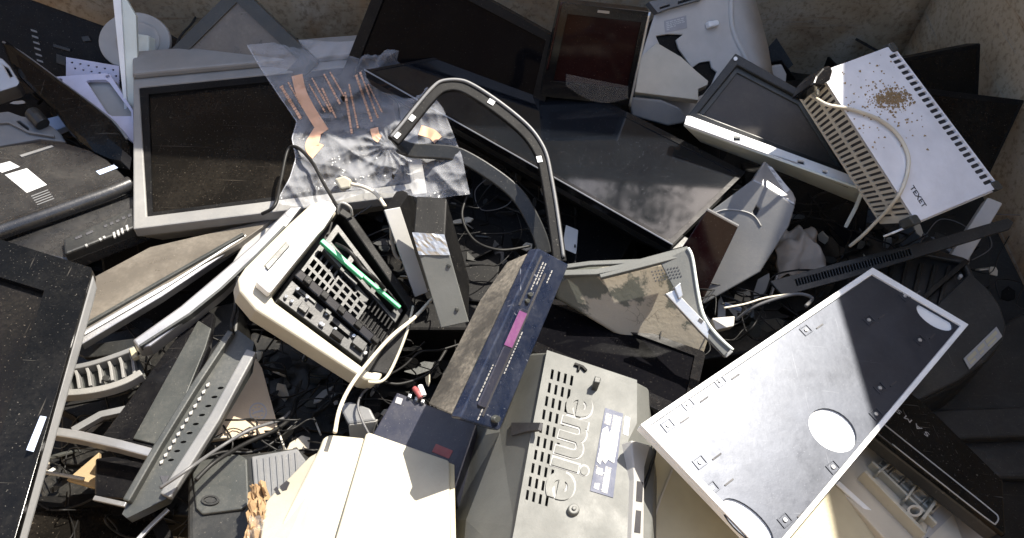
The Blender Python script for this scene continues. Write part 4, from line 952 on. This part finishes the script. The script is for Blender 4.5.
# flat panel with dusty screen lying below the silver monitor
f = Fr([(100, 262), (262, 222), (234, 244), (82, 330)], -.01, -.02, .01)
t = thing('bare_screen', 'bare flat screen with a dusty brown face and bright metal edge', 'screen panel', base_of(f, .02))
build('panel', MB().slab(f.X([(92, 278), (150, 247), (275, 218), (238, 244), (84, 330)]), f.n, -.012, 0), lcd, t, .001)
build('rim', MB().bar(f.X([(84, 327), (160, 283), (244, 235)], .001), f.n, .006, -.002, .004), dgrey, t, .001)
fe = Fr([(82, 332), (240, 238), (240, 246), (84, 344)], .012, -.018, .008)
build('metal_edge', MB().slab(fe.X([(80, 333), (160, 287), (246, 233), (250, 238), (162, 297), (82, 345)]), fe.n, -.02, .002), silver, t, .0015)
build('edge_line', MB().bar(fe.X([(82, 336), (160, 291), (246, 236)], .002), fe.n, .003, 0, .003), white, t, .0006)

f = Fr([(134, 338), (282, 212), (296, 208), (150, 346)], .03, .01, .025)
t = thing('grey_channel', 'long mid-grey curved metal channel running up to the opened printer', 'metal channel', base_of(f, .03))
build('channel', MB().slab(f.X([(132, 340), (180, 306), (225, 268), (255, 242), (290, 206), (302, 206), (285, 228), (258, 256), (222, 290), (190, 316), (150, 346), (138, 348)]), f.n, -.03, 0), silver, t, .003)
build('front_lip', MB().bar(f.X([(140, 347), (190, 315), (222, 289), (258, 255), (285, 227)], .001), f.n, .004, -.01, .004), dgrey, t, .001)
f = Fr([(80, 342), (140, 340), (150, 352), (90, 358)], -.02, -.01, -.02)
tag(build('dark_strip', MB().slab(f.X([(72, 352), (82, 345), (134, 338), (146, 344), (140, 352), (84, 358)]), f.n, -.01, 0), dark, None, .002), 'dark strip under the bright metal edge of the bare flat panel', 'plastic strip')
f = Fr([(250, 202), (300, 196), (260, 262), (228, 270)], -.03, -.03, -.02)
tag(build('grey_cover', MB().slab(f.X([(232, 262), (262, 214), (300, 194), (322, 200), (290, 220), (240, 270)]), f.n, -.02, 0), lgrey, None, .003), 'light grey cover edge between the silver monitor and the opened printer', 'cover')

# ribbed grille piece
f = Fr([(64, 358), (132, 348), (143, 374), (58, 396)], -.005, -.01, .0)
t = thing('ribbed_piece', 'curved pale grey plastic piece with ribs and screw holes beside the dusty left monitor', 'plastic piece', base_of(f, .03))
build('lip', MB().bar(f.X([(52, 394), (80, 393), (105, 389), (126, 382), (142, 373)], .004), f.n, .010, -.012, .004, smooth=4), midgrey, t, .0015)
build('upper_rail', MB().bar(f.X([(58, 372), (90, 366), (118, 357), (136, 350)], .0), f.n, .008, -.012, .006, smooth=4), grey, t, .0015)
build('base_plate', MB().slab(f.X([(54, 368), (134, 348), (143, 372), (120, 386), (60, 397)]), f.n, -.016, -.010), dgrey, t, .001)
mb = MB()
for i in range(7):
    x = 64+i*11; mb.bar(f.X([(x, 371-i*3.1), (x+3, 380-i*3.2), (x+5, 392-i*2.7)]), f.n, .004, -.01, .003)
build('ribs', mb, midgrey, t, .0008)
build('yellow_tab', MB().slab(f.X([(131, 352), (136, 350), (140, 359), (134, 362)]), f.n, 0, .008), creamy, t, .001)
build('boss', MB().slab(f.ellx(108, 381, 4, 3, k=14), f.n, .004, .008), dark, t, .0006)

# smoky grey panel with silver lower edge
f = Fr([(180, 318), (212, 312), (168, 452), (104, 440)], -.01, -.01, .02)
t = thing('smoky_panel', 'smoky grey glossy panel standing between the left monitor and the vented stand cover', 'panel', base_of(f, .02))
build('sheet', MB().slab(f.X([(200, 306), (214, 314), (209, 345), (168, 452), (100, 438)]), f.n, -.012, 0), gloss, t, .002)
build('clear_wedge', MB().slab(f.X([(199, 322), (212, 330), (206, 350), (166, 448), (134, 440)]), f.n, .0003, .004), dgrey, t, .001)
build('lower_edge', MB().bar([P(42, 431, .035), P(80, 437, .035), P(120, 446, .036), P(158, 456, .036)], f.n, .012, -.01, .006), silver, t, .0018)
build('upper_arm', MB().bar([P(72, 430, .0), P(100, 414, -.005), P(128, 408, -.01)], V((0, 0, 1)), .010, -.01, .0), grey, t, .001)

# long vented stand cover
f = Fr([(230, 332), (258, 345), (166, 500), (124, 516)], .05, .045, .05)
t = thing('stand_cover', 'long dark grey trough-shaped monitor cover with a row of oval vents', 'monitor cover', base_of(f, .03))
mainp = [(231, 333), (238, 330), (254, 342), (250, 366), (216, 424), (166, 499), (158, 503), (127, 518), (122, 514), (128, 502), (160, 446)]
vs_ = [f.ellx(171+i*6.2, 460-i*9, 3.2, 1.3, k=10, rot=R(-8)) for i in range(9)]
build('trough', MB().slab(f.X(mainp), f.n, -.02, 0, vs_), dgrey, t, .004, 3)
build('vent_lining', MB().slab(f.X([(160, 472), (166, 462), (224, 376), (230, 382), (172, 470)]), f.n, -.0195, -.008), ink, t)
build('left_flange', MB().bar(f.X([(232, 334), (195, 390), (160, 447), (128, 503)], .002), f.n, .009, -.004, .010), dgrey, t, .002)
build('right_flange', MB().bar(f.X([(252, 352), (215, 420), (166, 497)], .002), f.n, .014, -.006, .006), grey, t, .002)
mb = MB()
for i in range(12): mb.slab(f.X([(160+i*4.2, 462-i*7.0), (164+i*4.2, 460-i*7.0), (163+i*4.2, 464-i*7), (160.5+i*4.2, 465-i*7)]), f.n, 0, .003)
build('vent_lips', mb, lgrey, t, .0005)
build('tip_hole', MB().slab(f.X([(160, 476), (170, 476), (164, 486)]), f.n, .0, .0008), ink, t)

# black blocks, board and cardboard
f = Fr([(95, 458), (146, 452), (140, 500), (94, 496)], .0, .0, .01)
tag(build('black_block', MB().slab(f.rect(0, 0, 1, 1, 0, .004), f.n, -.06, 0), gloss, None, .003), 'glossy black block below the smoky grey panel', 'plastic block')
tag(build('silver_bar', MB().bar([P(94, 498, .014), P(126, 505, .014)], V((0, 0, 1)), .006, -.004, .002), silver, None, .001), 'thin silver bar along the foot of the glossy black block', 'bar')
f = Fr([(72, 470), (98, 452), (96, 488), (68, 482)], -.03, -.03, -.03)
tag(build('tan_board', MB().slab(f.X([(66, 480), (99, 452), (98, 489)]), f.n, -.008, 0), ply, None, .001), 'small tan board corner left of the glossy black block', 'board')
f = Fr([(30, 470), (80, 472), (78, 480), (30, 474)], -.02, -.025, -.02)
tag(build('thin_rod', MB().tube([P(28, 471, -.015), P(56, 474, -.02), P(84, 479, -.025)], .0025, 8), lgrey, smooth=True), 'thin pale rod pointing from the left monitor to the tan board', 'rod')
f = Fr([(-20, 500), (150, 490), (200, 590), (-20, 590)], -.07, -.07, -.03)
flat_screen('sunken_monitor', 'black monitor sunk in the bottom left corner of the heap', 'monitor', f, .04, (.02, .02, .02, .02), black, screen)
f = Fr([(140, 508), (172, 500), (150, 560), (110, 560)], .0, .0, .02)
tag(build('metal_strip', MB().bar([P(168, 509, .01), P(150, 526, .012), P(130, 548, .015)], V((0, 0, 1)), .005, -.003, .001), steel, None, .0006), 'thin bright metal strip at the foot of the trough-shaped cover', 'metal strip')
f = Fr([(256, 362), (282, 384), (268, 432), (205, 442)], -.03, -.04, -.02)
t = thing('cardboard_flap', 'tan cardboard flap with a round printed stamp behind the trough-shaped cover', 'cardboard', base_of(f, .005))
build('flap', MB().slab(f.X([(256, 358), (262, 368), (279, 430), (240, 438), (204, 442), (216, 424)]), f.n, -.004, 0), cardb, t, .0006)
mb = MB().slab(f.ellx(258, 412, 9, 9.5, k=24), f.n, .0002, .0005, [f.ellx(258, 412, 7.6, 8, k=24)])
for a in range(0, 360, 40): mb.slab(f.ellx(258+5.2*math.cos(R(a)), 412+5.2*math.sin(R(a)), 1.3, .7, k=6), f.n, .0002, .0005)
mb.slab(f.X([(253, 412), (263, 409.5), (263, 411.5), (253, 414)]), f.n, .0002, .0005)
build('stamp', mb, greyink, t)
build('torn_edge', MB().tube([f.px(198, 452, .004), f.px(204, 444, .004), f.px(214, 438, .006), f.px(236, 437, .004), f.px(242, 434, .003)], lambda s: .003+.001*math.sin(s*17), 6), cream, t, smooth=True)

f = Fr([(192, 462), (300, 448), (300, 512), (196, 512)], .01, .01, .025)
t = thing('grey_speaker_box', 'dark grey plastic box with two lids and an oval button beside the cream printer', 'plastic box', base_of(f, .12))
build('body', MB().slab(f.X([(187, 468), (196, 458), (296, 446), (330, 470), (320, 575), (186, 575), (186, 520)]), f.n, -.12, 0), dark, t, .008, 3)
build('lid', MB().slab(f.X([(193, 472), (198, 463), (240, 456), (248, 461), (250, 506), (242, 511), (203, 516), (197, 510)]), f.n, 0, .005), dgrey, t, .002)
build('ribbed_lid', MB().slab(f.X([(252, 458), (298, 450), (312, 470), (300, 500), (256, 506)]), f.n, 0, .004), grey, t, .002)
mb = MB()
for i in range(7): mb.bar(f.X([(258+i*6.3, 459-i*1.1), (261+i*6.3, 502-i*1.1)], .004), f.n, .0016, 0, .002)
build('lid_ribs', mb, grey, t)
build('button', MB().slab(f.ellx(212, 503, 9, 5, k=20), f.n, .005, .0075, [f.ellx(212, 503, 6.6, 3.4, k=20)]).slab(f.ellx(212, 503, 5.5, 2.8, k=20), f.n, .005, .007), dark, t, .0008)
f2 = Fr([(188, 520), (250, 512), (260, 575), (186, 575)], .044, .05, .07)
# crumpled brown paper
mb = MB(); vs = []; W, H = 14, 16
fp = Fr([(250, 486), (267, 482), (268, 545), (244, 545)], .055, .055, .07)
for j in range(H+1):
    for i in range(W+1):
        s, q = i/W, j/H; p = V((s*5, q*7, 2))
        vs.append(fp.at(s+.12*noise.noise(p*1.3), q+.05*noise.noise(p*1.7+V((9, 0, 0))), .014*noise.noise(p)+.005*noise.noise(p*2.2)))
mb.add(vs, [(j*(W+1)+i, j*(W+1)+i+1, (j+1)*(W+1)+i+1, (j+1)*(W+1)+i) for j in range(H) for i in range(W)])
o = tag(build('crumpled_paper', mb, paperb), 'crumpled brown wrapping paper at the left foot of the cream printer', 'paper'); md = o.modifiers.new('solid', 'SOLIDIFY'); md.thickness = .0008
mb = MB(); vs = []
fp = Fr([(250, 515), (285, 515), (288, 550), (246, 550)], .07, .07, .08)
for j in range(13):
    for i in range(13):
        p = V((i/2.6, j/2.6, 7)); vs.append(fp.at(i/12, j/12, .015*noise.noise(p)+.008*noise.noise(p*3)))
mb.add(vs, [(j*13+i, j*13+i+1, (j+1)*13+i+1, (j+1)*13+i) for j in range(12) for i in range(12)])
tag(build('clear_scrap', mb, wrapm, smooth=True), 'small scrap of clear film beside the crumpled brown paper', 'plastic film')

# power adapter, rag, white offcut
f = Fr([(337, 405), (350, 400), (378, 425), (346, 425)], .0, -.0, .0)
t = thing('power_adapter', 'dark grey power adapter block under the white cable above the cream printer', 'power adapter', base_of(f, .04))
build('case', MB().slab(f.X([(338, 404), (350, 401), (370, 408), (376, 420), (348, 424)]), f.n, -.04, 0), grey, t, .003)
build('side', MB().slab(Fr([(348, 425), (376, 421), (372, 440), (350, 440)], .0, .0, -.03).X([(348, 425), (376, 421), (370, 444), (350, 444)]), V((0, -.5, .8)).normalized(), -.02, 0), lgrey, t, .002)
mb = MB(); vs = []; W, H = 24, 20
fp = Fr([(776, 232), (812, 226), (830, 272), (776, 282)], -.09, -.09, -.10)
for j in range(H+1):
    for i in range(W+1):
        s, q = i/W, j/H; p = V((s*3, q*3, 5)); vs.append(fp.at(s+.08*noise.noise(p*1.4), q+.1*noise.noise(p*1.4+V((4, 1, 0))), .022*noise.noise(p)+.006*noise.noise(p*2.2)+.03*math.sin(s*3.14)*math.sin(q*3.14)))
mb.add(vs, [(j*(W+1)+i, j*(W+1)+i+1, (j+1)*(W+1)+i+1, (j+1)*(W+1)+i) for j in range(H) for i in range(W)])
o = tag(build('dusty_rag', mb, rag, smooth=True), 'dusty beige rag crumpled in the gap below the zinc rail', 'rag'); md = o.modifiers.new('solid', 'SOLIDIFY'); md.thickness = .002
f = Fr([(712, 318), (735, 316), (734, 326), (716, 330)], -.03, -.03, -.035)
tag(build('pink_grey_block', MB().slab(f.rect(0, 0, 1, 1, 0, .002), f.n, -.02, 0), greywhite, None, .002), 'small pinkish-grey plastic block right of the mud-caked cover', 'plastic block')
f = Fr([(725, 302), (742, 308), (741, 312), (724, 307)], -.0, -.0, -.004)
tag(build('blue_plug', MB().slab(f.rect(0, 0, 1, 1, 0, .001), f.n, -.008, 0), navy, None, .001), 'small blue plug beside the mid-grey monitor back', 'plug')

# ------------------------------------------------------------------ the plastic bag
LE = [(247, 45), (262, 70), (280, 97), (297, 122), (292, 138), (296, 158), (290, 178), (276, 203)]
RE = [(398, 40), (411, 62), (428, 88), (443, 108), (452, 130), (462, 155), (466, 175), (470, 192)]
TP = [(247, 45), (275, 42), (315, 40), (340, 42), (372, 40), (398, 40)]
def lerp2(pl, t):
    k = min(int(t*(len(pl)-1)), len(pl)-2); q = t*(len(pl)-1)-k; return (pl[k][0]*(1-q)+pl[k+1][0]*q, pl[k][1]*(1-q)+pl[k+1][1]*q)
def bag_w(x, y):
    p = V((x*.022, y*.022, 0)); w = .024+.010*noise.noise(p)
    for k, (a, fq, am) in enumerate(((.9, .045, .010), (2.2, .06, .007), (1.45, .11, .004), (.35, .13, .003), (2.7, .2, .002))):
        d = (x*math.cos(a)+y*math.sin(a))*fq + 1.6*noise.noise(p*.9+V((k*7, 0, 0)))
        w += .75*am*(1-abs(2*(d/2-math.floor(d/2))-1))**2
    d1, d2 = noise.voronoi(V((x/40+.5*noise.noise(p*1.5), y/52+.4*noise.noise(p*1.3+V((5, 0, 0))), 0)))[0][:2]
    w += .009*min(1, (d2-d1)*1.3)+.005*d1
    if x > 372: w += (x-372)*.0009*max(0, min(1, (y-60)/40))
    w += .035*max(0, min(1, (x-320)/70))*max(0, min(1, (75-y)/25))
    # folds drawn together towards the ruck at the lower middle
    for cx, cy, am, k, fall in ((388, 146, .006, 9, 45), (343, 97, .003, 5, 26), (300, 52, .004, 5, 30)):
        r = math.hypot(x-cx, y-cy); a = math.atan2(y-cy, x-cx); q = math.sin(a*k+1.5*noise.noise(p*2))
        w += am*math.exp(-r/fall)*min(1, r/8)*(1-abs(q))
    return w
def bagp(x, y, e=0): return fU.px(x, y, bag_w(x, y)+e)
W, H = 150, 120; vs = []; xy = []
for j in range(H+1):
    q = j/H; l = lerp2(LE, q); r = lerp2(RE, q)
    for i in range(W+1):
        s = i/W; x = l[0]*(1-s)+r[0]*s; tpy = lerp2(TP, s)[1]-(TP[0][1]*(1-s)+TP[-1][1]*s); y = l[1]*(1-s)+r[1]*s + tpy*(1-q)
        y += 3*noise.noise(V((s*6, 3, 0)))*q*q + 5*math.sin(s*9)*q**4
        xy.append((x, y)); vs.append(bagp(x, y))
fs = []
for j in range(H):
    for i in range(W):
        ix = (j*(W+1)+i, j*(W+1)+i+1, (j+1)*(W+1)+i+1, (j+1)*(W+1)+i); cx = sum(xy[k][0] for k in ix)/4; cy = sum(xy[k][1] for k in ix)/4
        if abs(cx-343.5)/3.6+abs(cy-97.5)/4.5 < 1 or abs(cx-393)/2+abs(cy-176)/3 < 1: continue
        fs.append(ix)
t = thing('plastic_bag', 'clear crinkled plastic bag with orange tape and rows of print draped over the silver monitor', 'plastic bag', fU.px(340, 120, .0))
build('film', MB().add(vs, fs), filmm, t, smooth=True)
build('film_hem', MB().tube([bagp(*lerp2(LE, i/40), .0004) for i in range(41)], .0009, 5, smooth=0), filmm, t, smooth=True)
def strip(pts, hw, k=14, e=.0012):
    vv = []
    pl = [V((x, y, 0)) for x, y in pts]; c_ = cat(pl, k)
    for i, p in enumerate(c_):
        tt = (c_[min(i+1, len(c_)-1)]-c_[max(i-1, 0)]).normalized(); nx, ny = -tt.y, tt.x; h = hw(i/(len(c_)-1)) if callable(hw) else hw
        vv += [bagp(p.x+nx*h*s, p.y+ny*h*s, e) for s in (-1, -.33, .33, 1)]
    return vv, [(4*i+j, 4*i+j+1, 4*i+j+5, 4*i+j+4) for i in range(len(c_)-1) for j in range(3)]
for pts_, hw_ in (([(297, 75), (301, 92), (310, 110), (320, 126), (324, 132)], 5.5), ([(322, 122), (316, 134), (312, 146), (318, 152)], lambda s: 3+6*s), ([(374, 128), (376, 136), (380, 139)], 4), ([(420, 130), (432, 134), (438, 140)], 5)): build('orange_tape', MB().add(*strip(pts_, hw_)), orange, t, smooth=True)
rnd = random.Random(8)
for (x0, y0, x1, y1, hw, fill) in ((281, 86, 301, 119, 1.5, .75), (288, 82, 303, 108, .8, .6), (312, 78, 331, 112, .9, .7), (309, 84, 325, 112, .7, .6), (322, 88, 336, 118, .8, .6), (324, 74, 340, 104, .9, .7), (330, 72, 344, 96, .8, .6), (345, 92, 352, 134, 1, .6), (349, 84, 358, 128, .9, .6), (356, 75, 372, 122, 1.1, .75), (360, 72, 378, 118, .9, .7), (368, 84, 382, 112, .7, .5)):
    L_ = math.hypot(x1-x0, y1-y0); d = 0; mb = MB()
    while d < L_:
        l_ = rnd.uniform(1.2, 3.2); a, b = d/L_, min(1, (d+l_)/L_)
        mb.add(*strip([(x0+(x1-x0)*a, y0+(y1-y0)*a), (x0+(x1-x0)*(a+b)/2, y0+(y1-y0)*(a+b)/2), (x0+(x1-x0)*b, y0+(y1-y0)*b)], hw*rnd.uniform(.8, 1.25), 1, .0012))
        d += l_+rnd.uniform(.3, .8)
    build('printed_line', mb, orange, t)
# white plug and twisted cord lying on the bag
t = thing('white_plug', 'small cream plug with its cord on the lower part of the plastic bag', 'plug', bagp(344, 184))
f = Fr([(335, 180), (352, 178), (354, 190), (338, 192)], .03, .03, .02)
build('plug_body', MB().slab(f.X([(336, 181), (346, 178), (353, 182), (352, 190), (342, 192)]), f.n, .0, .02), cream, t, .003)
build('cord', MB().tube([P(351, 184, .045), P(364, 187, .045), P(376, 194, .05), P(385, 206, .07)], .0028, 8), cablew, t, smooth=True)

# ------------------------------------------------------------------ cables
cable('white cable hanging in a long bow from the upright drives to the cream printer', [(432, 299, .01), (414, 318, .03), (392, 336, .05), (372, 358, .05), (352, 384, .05), (340, 408, .05), (335, 432, .09)], .0027, cablew)
cable('pale cable bent beside the thin upright drive', [(391, 222, .03), (392, 240, .0), (396, 256, -.02), (404, 262, -.03)], .0032, cablew)
cable('grey cable crossing the dark gap left of the cream printer', [(160, 488, .07), (190, 468, .07), (222, 446, .03), (250, 430, .02), (280, 420, -.02), (290, 412, -.04)], .0022, cableg)
cable('black cable crossing from the trough-shaped cover to the cardboard flap', [(196, 480, .06), (215, 462, .05), (245, 444, .02), (275, 430, -.01), (290, 418, -.03), (296, 400, -.06)], .0028, cableb)
cable('black cable draped over the silver monitor and under the plastic bag', [(262, 214, .03), (275, 205, .04), (281, 180, .03), (288, 150, .03), (298, 148, .04), (312, 162, .05), (324, 184, .05), (338, 208, .06)], .0028, cableb)
cable('black cable hanging from the left corner of the opened printer', [(238, 276, .07), (236, 292, .06), (235, 310, .05), (232, 330, .06), (244, 350, -.02), (262, 366, -.05), (286, 372, -.08)], .0026, cableb)
for i, (lab, pts, r, m) in enumerate([
    ('thin black wire looping in the shadow left of the disc player', [(362, 392, -.03), (368, 380, -.02), (386, 376, -.02), (404, 366, -.02), (420, 352, -.02), (440, 350, -.03), (460, 344, -.04)], .0018, cableb),
    ('black cable coiled under the near corner of the opened printer', [(340, 420, -.05), (352, 388, -.03), (372, 380, -.03), (400, 384, -.04), (430, 372, -.05), (446, 350, -.06)], .0024, cableb),
    ('pale thin wire curling past the power adapter', [(371, 438, .0), (362, 420, .01), (358, 404, .01), (366, 390, .0), (384, 380, -.01)], .0016, cableg),
    ('black cable in the gap under the bezel loop', [(470, 190, -.05), (462, 215, -.05), (474, 240, -.05), (500, 250, -.05), (530, 246, -.06)], .0024, cableb),
    ('grey cable looping from the mid-grey monitor back to the white oval panel', [(736, 320, -.02), (752, 308, -.0), (775, 299, .01), (798, 294, .02), (812, 298, .03), (806, 306, .05)], .0026, cableg),
    ('thin white wire lying right of the mud-caked cover', [(724, 308, .01), (745, 304, .01), (765, 298, .01), (790, 294, .01)], .0015, cablew),
    ('black cable sagging below the cardboard flap', [(200, 460, .0), (224, 452, -.01), (252, 452, -.02), (276, 440, -.03), (284, 424, -.05)], .0022, cableb)]):
    cable(lab, pts, r, m)
f = Fr([(414, 392), (421, 389), (423, 396), (416, 399)], .0, .0, .0)
tag(build('red_plug', MB().tube([P(414, 388, .0), P(418, 393, .002), P(421, 398, .002)], .004, 10, smooth=0), redst, None, .001), 'small red audio plug behind the disc player', 'plug')
tag(build('white_audio_plug', MB().tube([P(420, 386, .0), P(422, 391, .002), P(424, 396, .002)], .004, 10, smooth=0), white, None, .001), 'small white audio plug next to the red one', 'plug')

# ------------------------------------------------------------------ filler deep in the heap
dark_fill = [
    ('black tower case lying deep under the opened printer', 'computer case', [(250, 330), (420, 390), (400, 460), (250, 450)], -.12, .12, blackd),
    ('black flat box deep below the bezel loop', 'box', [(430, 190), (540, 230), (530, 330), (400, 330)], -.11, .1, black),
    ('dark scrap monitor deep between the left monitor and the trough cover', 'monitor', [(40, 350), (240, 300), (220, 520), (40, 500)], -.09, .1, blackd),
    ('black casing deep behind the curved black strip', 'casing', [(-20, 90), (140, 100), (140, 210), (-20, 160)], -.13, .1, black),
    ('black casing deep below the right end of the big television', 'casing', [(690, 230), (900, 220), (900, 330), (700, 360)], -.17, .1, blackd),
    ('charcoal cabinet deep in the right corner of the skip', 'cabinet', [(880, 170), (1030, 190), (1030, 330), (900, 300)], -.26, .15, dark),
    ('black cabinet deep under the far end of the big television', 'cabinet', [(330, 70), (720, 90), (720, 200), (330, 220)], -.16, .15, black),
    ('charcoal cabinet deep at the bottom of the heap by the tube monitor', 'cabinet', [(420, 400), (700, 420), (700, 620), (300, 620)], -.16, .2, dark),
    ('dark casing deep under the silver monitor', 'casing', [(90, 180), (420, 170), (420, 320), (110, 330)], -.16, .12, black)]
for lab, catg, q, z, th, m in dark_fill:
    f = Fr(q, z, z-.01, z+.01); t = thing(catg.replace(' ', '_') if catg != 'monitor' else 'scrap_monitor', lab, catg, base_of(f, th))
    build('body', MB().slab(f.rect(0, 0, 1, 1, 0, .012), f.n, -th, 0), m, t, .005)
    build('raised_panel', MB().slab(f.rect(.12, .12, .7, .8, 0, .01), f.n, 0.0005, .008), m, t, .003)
# heaped small scrap under everything
mb = MB(); rnd = random.Random(21)
def hgt(x, y): return -.33+.05*noise.noise(V((x*3, y*3, 0)))-.12*max(0, abs(x-.0)-1.0)
N1, N2 = 70, 44; vs = []
for j in range(N2+1):
    for i in range(N1+1):
        x = X0+.02+(X1-X0-.04)*i/N1; y = Y0+.02+(Y1-Y0-.04)*j/N2; vs.append(V((x, y, hgt(x, y)+.02*noise.noise(V((x*17, y*17, 2))))))
mb.add(vs, [(j*(N1+1)+i, j*(N1+1)+i+1, (j+1)*(N1+1)+i+1, (j+1)*(N1+1)+i) for j in range(N2) for i in range(N1)])
tag(build('scrap_bed', mb, blackd), None, None, kind='stuff')
mb = MB()
for i in range(700):
    x = rnd.uniform(-1.1, .93); y = rnd.uniform(.0, 1.48); c = V((x, y, hgt(x, y)+rnd.uniform(0, .10)))
    a, b = V((rnd.gauss(0, 1), rnd.gauss(0, 1), rnd.gauss(0, .5))).normalized(), V((rnd.gauss(0, 1), rnd.gauss(0, 1), rnd.gauss(0, 1)))
    n_ = a.cross(b).normalized(); b = n_.cross(a); l, w_ = rnd.uniform(.02, .09), rnd.uniform(.008, .05)
    mb.slab([c-a*l-b*w_, c+a*l*.8-b*w_, c+a*l+b*w_*.7, c-a*l*.6+b*w_], n_, -.003, .003, m=rnd.choice((0, 0, 0, 1, 1, 2, 3)))
for i in range(110):
    x = rnd.uniform(-1.0, .9); y = rnd.uniform(.1, 1.4); p = V((x, y, hgt(x, y)+rnd.uniform(.05, .16))); pts = [p]; d = V((rnd.gauss(0, 1), rnd.gauss(0, 1), 0)).normalized()
    for k in range(5):
        d = (d+V((rnd.gauss(0, .7), rnd.gauss(0, .7), rnd.gauss(0, .15)))).normalized(); pts.append(pts[-1]+d*.06)
    mb.tube(pts, rnd.uniform(.0015, .003), 6, m=rnd.choice((1, 1, 2)), smooth=4)
tag(build('loose_scrap', mb, [blackd, black, dark, grey]), 'countless small black shards and cables filling the bottom of the heap', 'scrap', kind='stuff')

# tangled thin wires and broken bits lodged in the gaps
GAPS = [(250, 340, 440, 440, -.07, 30), (430, 165, 560, 255, -.07, 22), (745, 200, 880, 300, -.12, 18), (50, 300, 240, 500, -.06, 22), (0, 90, 130, 150, -.08, 8), (540, 300, 700, 390, -.03, 6), (330, 200, 430, 300, -.04, 14), (690, 280, 800, 330, -.06, 14), (880, 225, 1010, 300, -.12, 8), (40, 440, 200, 538, -.05, 14), (180, 430, 300, 470, -.02, 10)]
mb = MB(); rnd = random.Random(33)
for x0, y0, x1, y1, z, k in GAPS:
    for i in range(k):
        x, y, a = rnd.uniform(x0, x1), rnd.uniform(y0, y1), rnd.uniform(0, 6.3); pts = []
        for j in range(6):
            pts.append(P(min(max(x, x0-15), x1+15), min(max(y, y0-10), y1+10), z+rnd.uniform(-.02, .025))); a += rnd.gauss(0, .7); x += math.cos(a)*26; y += math.sin(a)*20
        mb.tube(pts, rnd.uniform(.0008, .0016), 6, m=rnd.choice((0,)*30+(1,)), smooth=5)
tag(build('wire_tangle', mb, [cableb, cableg, cablew], smooth=True), 'tangle of thin loose wires caught in the dark gaps of the heap', 'wires', kind='stuff')
mb = MB()
for x0, y0, x1, y1, z, k in GAPS:
    for i in range(int(k*2.6)):
        c = P(rnd.uniform(x0, x1), rnd.uniform(y0, y1), z-.03+rnd.uniform(-.02, .015))
        a, b = V((rnd.gauss(0, 1), rnd.gauss(0, 1), rnd.gauss(0, .4))).normalized(), V((rnd.gauss(0, 1), rnd.gauss(0, 1), rnd.gauss(0, .6)))
        n_ = a.cross(b).normalized(); b = n_.cross(a); l, w_ = rnd.uniform(.006, .034), rnd.uniform(.003, .016)
        k5 = [c+a*l*math.cos(q)*rnd.uniform(.6, 1.1)+b*w_*math.sin(q)*rnd.uniform(.6, 1.1) for q in (0, 1.1, 2.3, 3.3, 4.2, 5.4)]
        mb.slab(k5, n_, -.0012, .0012, m=rnd.choice((0, 0, 0, 0, 0, 1, 1, 2, 2, 3, 4)))
tag(build('broken_bits', mb, [black, dark, dgrey, lgrey, beige]), 'broken plastic bits and flakes lodged in the dark gaps of the heap', 'plastic bits', kind='stuff')
# trees behind the skip
tree('leafy tree beyond the far skip wall, nearest to the sun', V((1.2, 4.7, ZF-.24)), 8.6, 1.5, 34, 120, 5)
tree('broad leafy tree beyond the far skip wall at left', V((-2.6, 5.6, ZF-.24)), 7.5, 2.2, 60, 150, 9)
tree('leafy tree standing furthest behind the skip, in the middle', V((-.2, 9.5, ZF-.24)), 9.5, 2.4, 60, 130, 15)
# ------------------------------------------------------------------ light
SUN_AZ, SUN_EL = 43.0, 50.0
w = bpy.data.worlds.new('World'); S.world = w; w.use_nodes = True
nt = w.node_tree; sk = nt.nodes.new('ShaderNodeTexSky'); sk.sky_type = 'NISHITA'; sk.sun_disc = False
sk.sun_elevation = R(SUN_EL); sk.sun_rotation = R(SUN_AZ); sk.air_density = 1.0; sk.dust_density = 1.6
nt.links.new(sk.outputs[0], nt.nodes['Background'].inputs[0]); nt.nodes['Background'].inputs[1].default_value = .13
sd = bpy.data.lights.new('sun', 'SUN'); so = bpy.data.objects.new('sun', sd); COL.objects.link(so)
sd.energy = 3.9; sd.angle = R(.53); sd.color = (1, .95, .86)
dirv = V((math.sin(R(SUN_AZ))*math.cos(R(SUN_EL)), math.cos(R(SUN_AZ))*math.cos(R(SUN_EL)), math.sin(R(SUN_EL))))
so.rotation_euler = dirv.to_track_quat('Z', 'Y').to_euler(); so.location = V((0, .6, .5)) + dirv*6
S.view_settings.view_transform = 'Standard'; S.view_settings.look = 'None'; S.view_settings.gamma = 1; S.view_settings.exposure = 1.66
S.view_settings.use_white_balance = True; S.view_settings.white_balance_temperature = 6700; S.view_settings.white_balance_tint = 10
S.view_settings.use_curve_mapping = False
S.cycles.max_bounces = 8; S.cycles.transparent_max_bounces = 12; S.cycles.use_denoising = True
for o in S.objects:
    if '_o' in o: del o['_o']
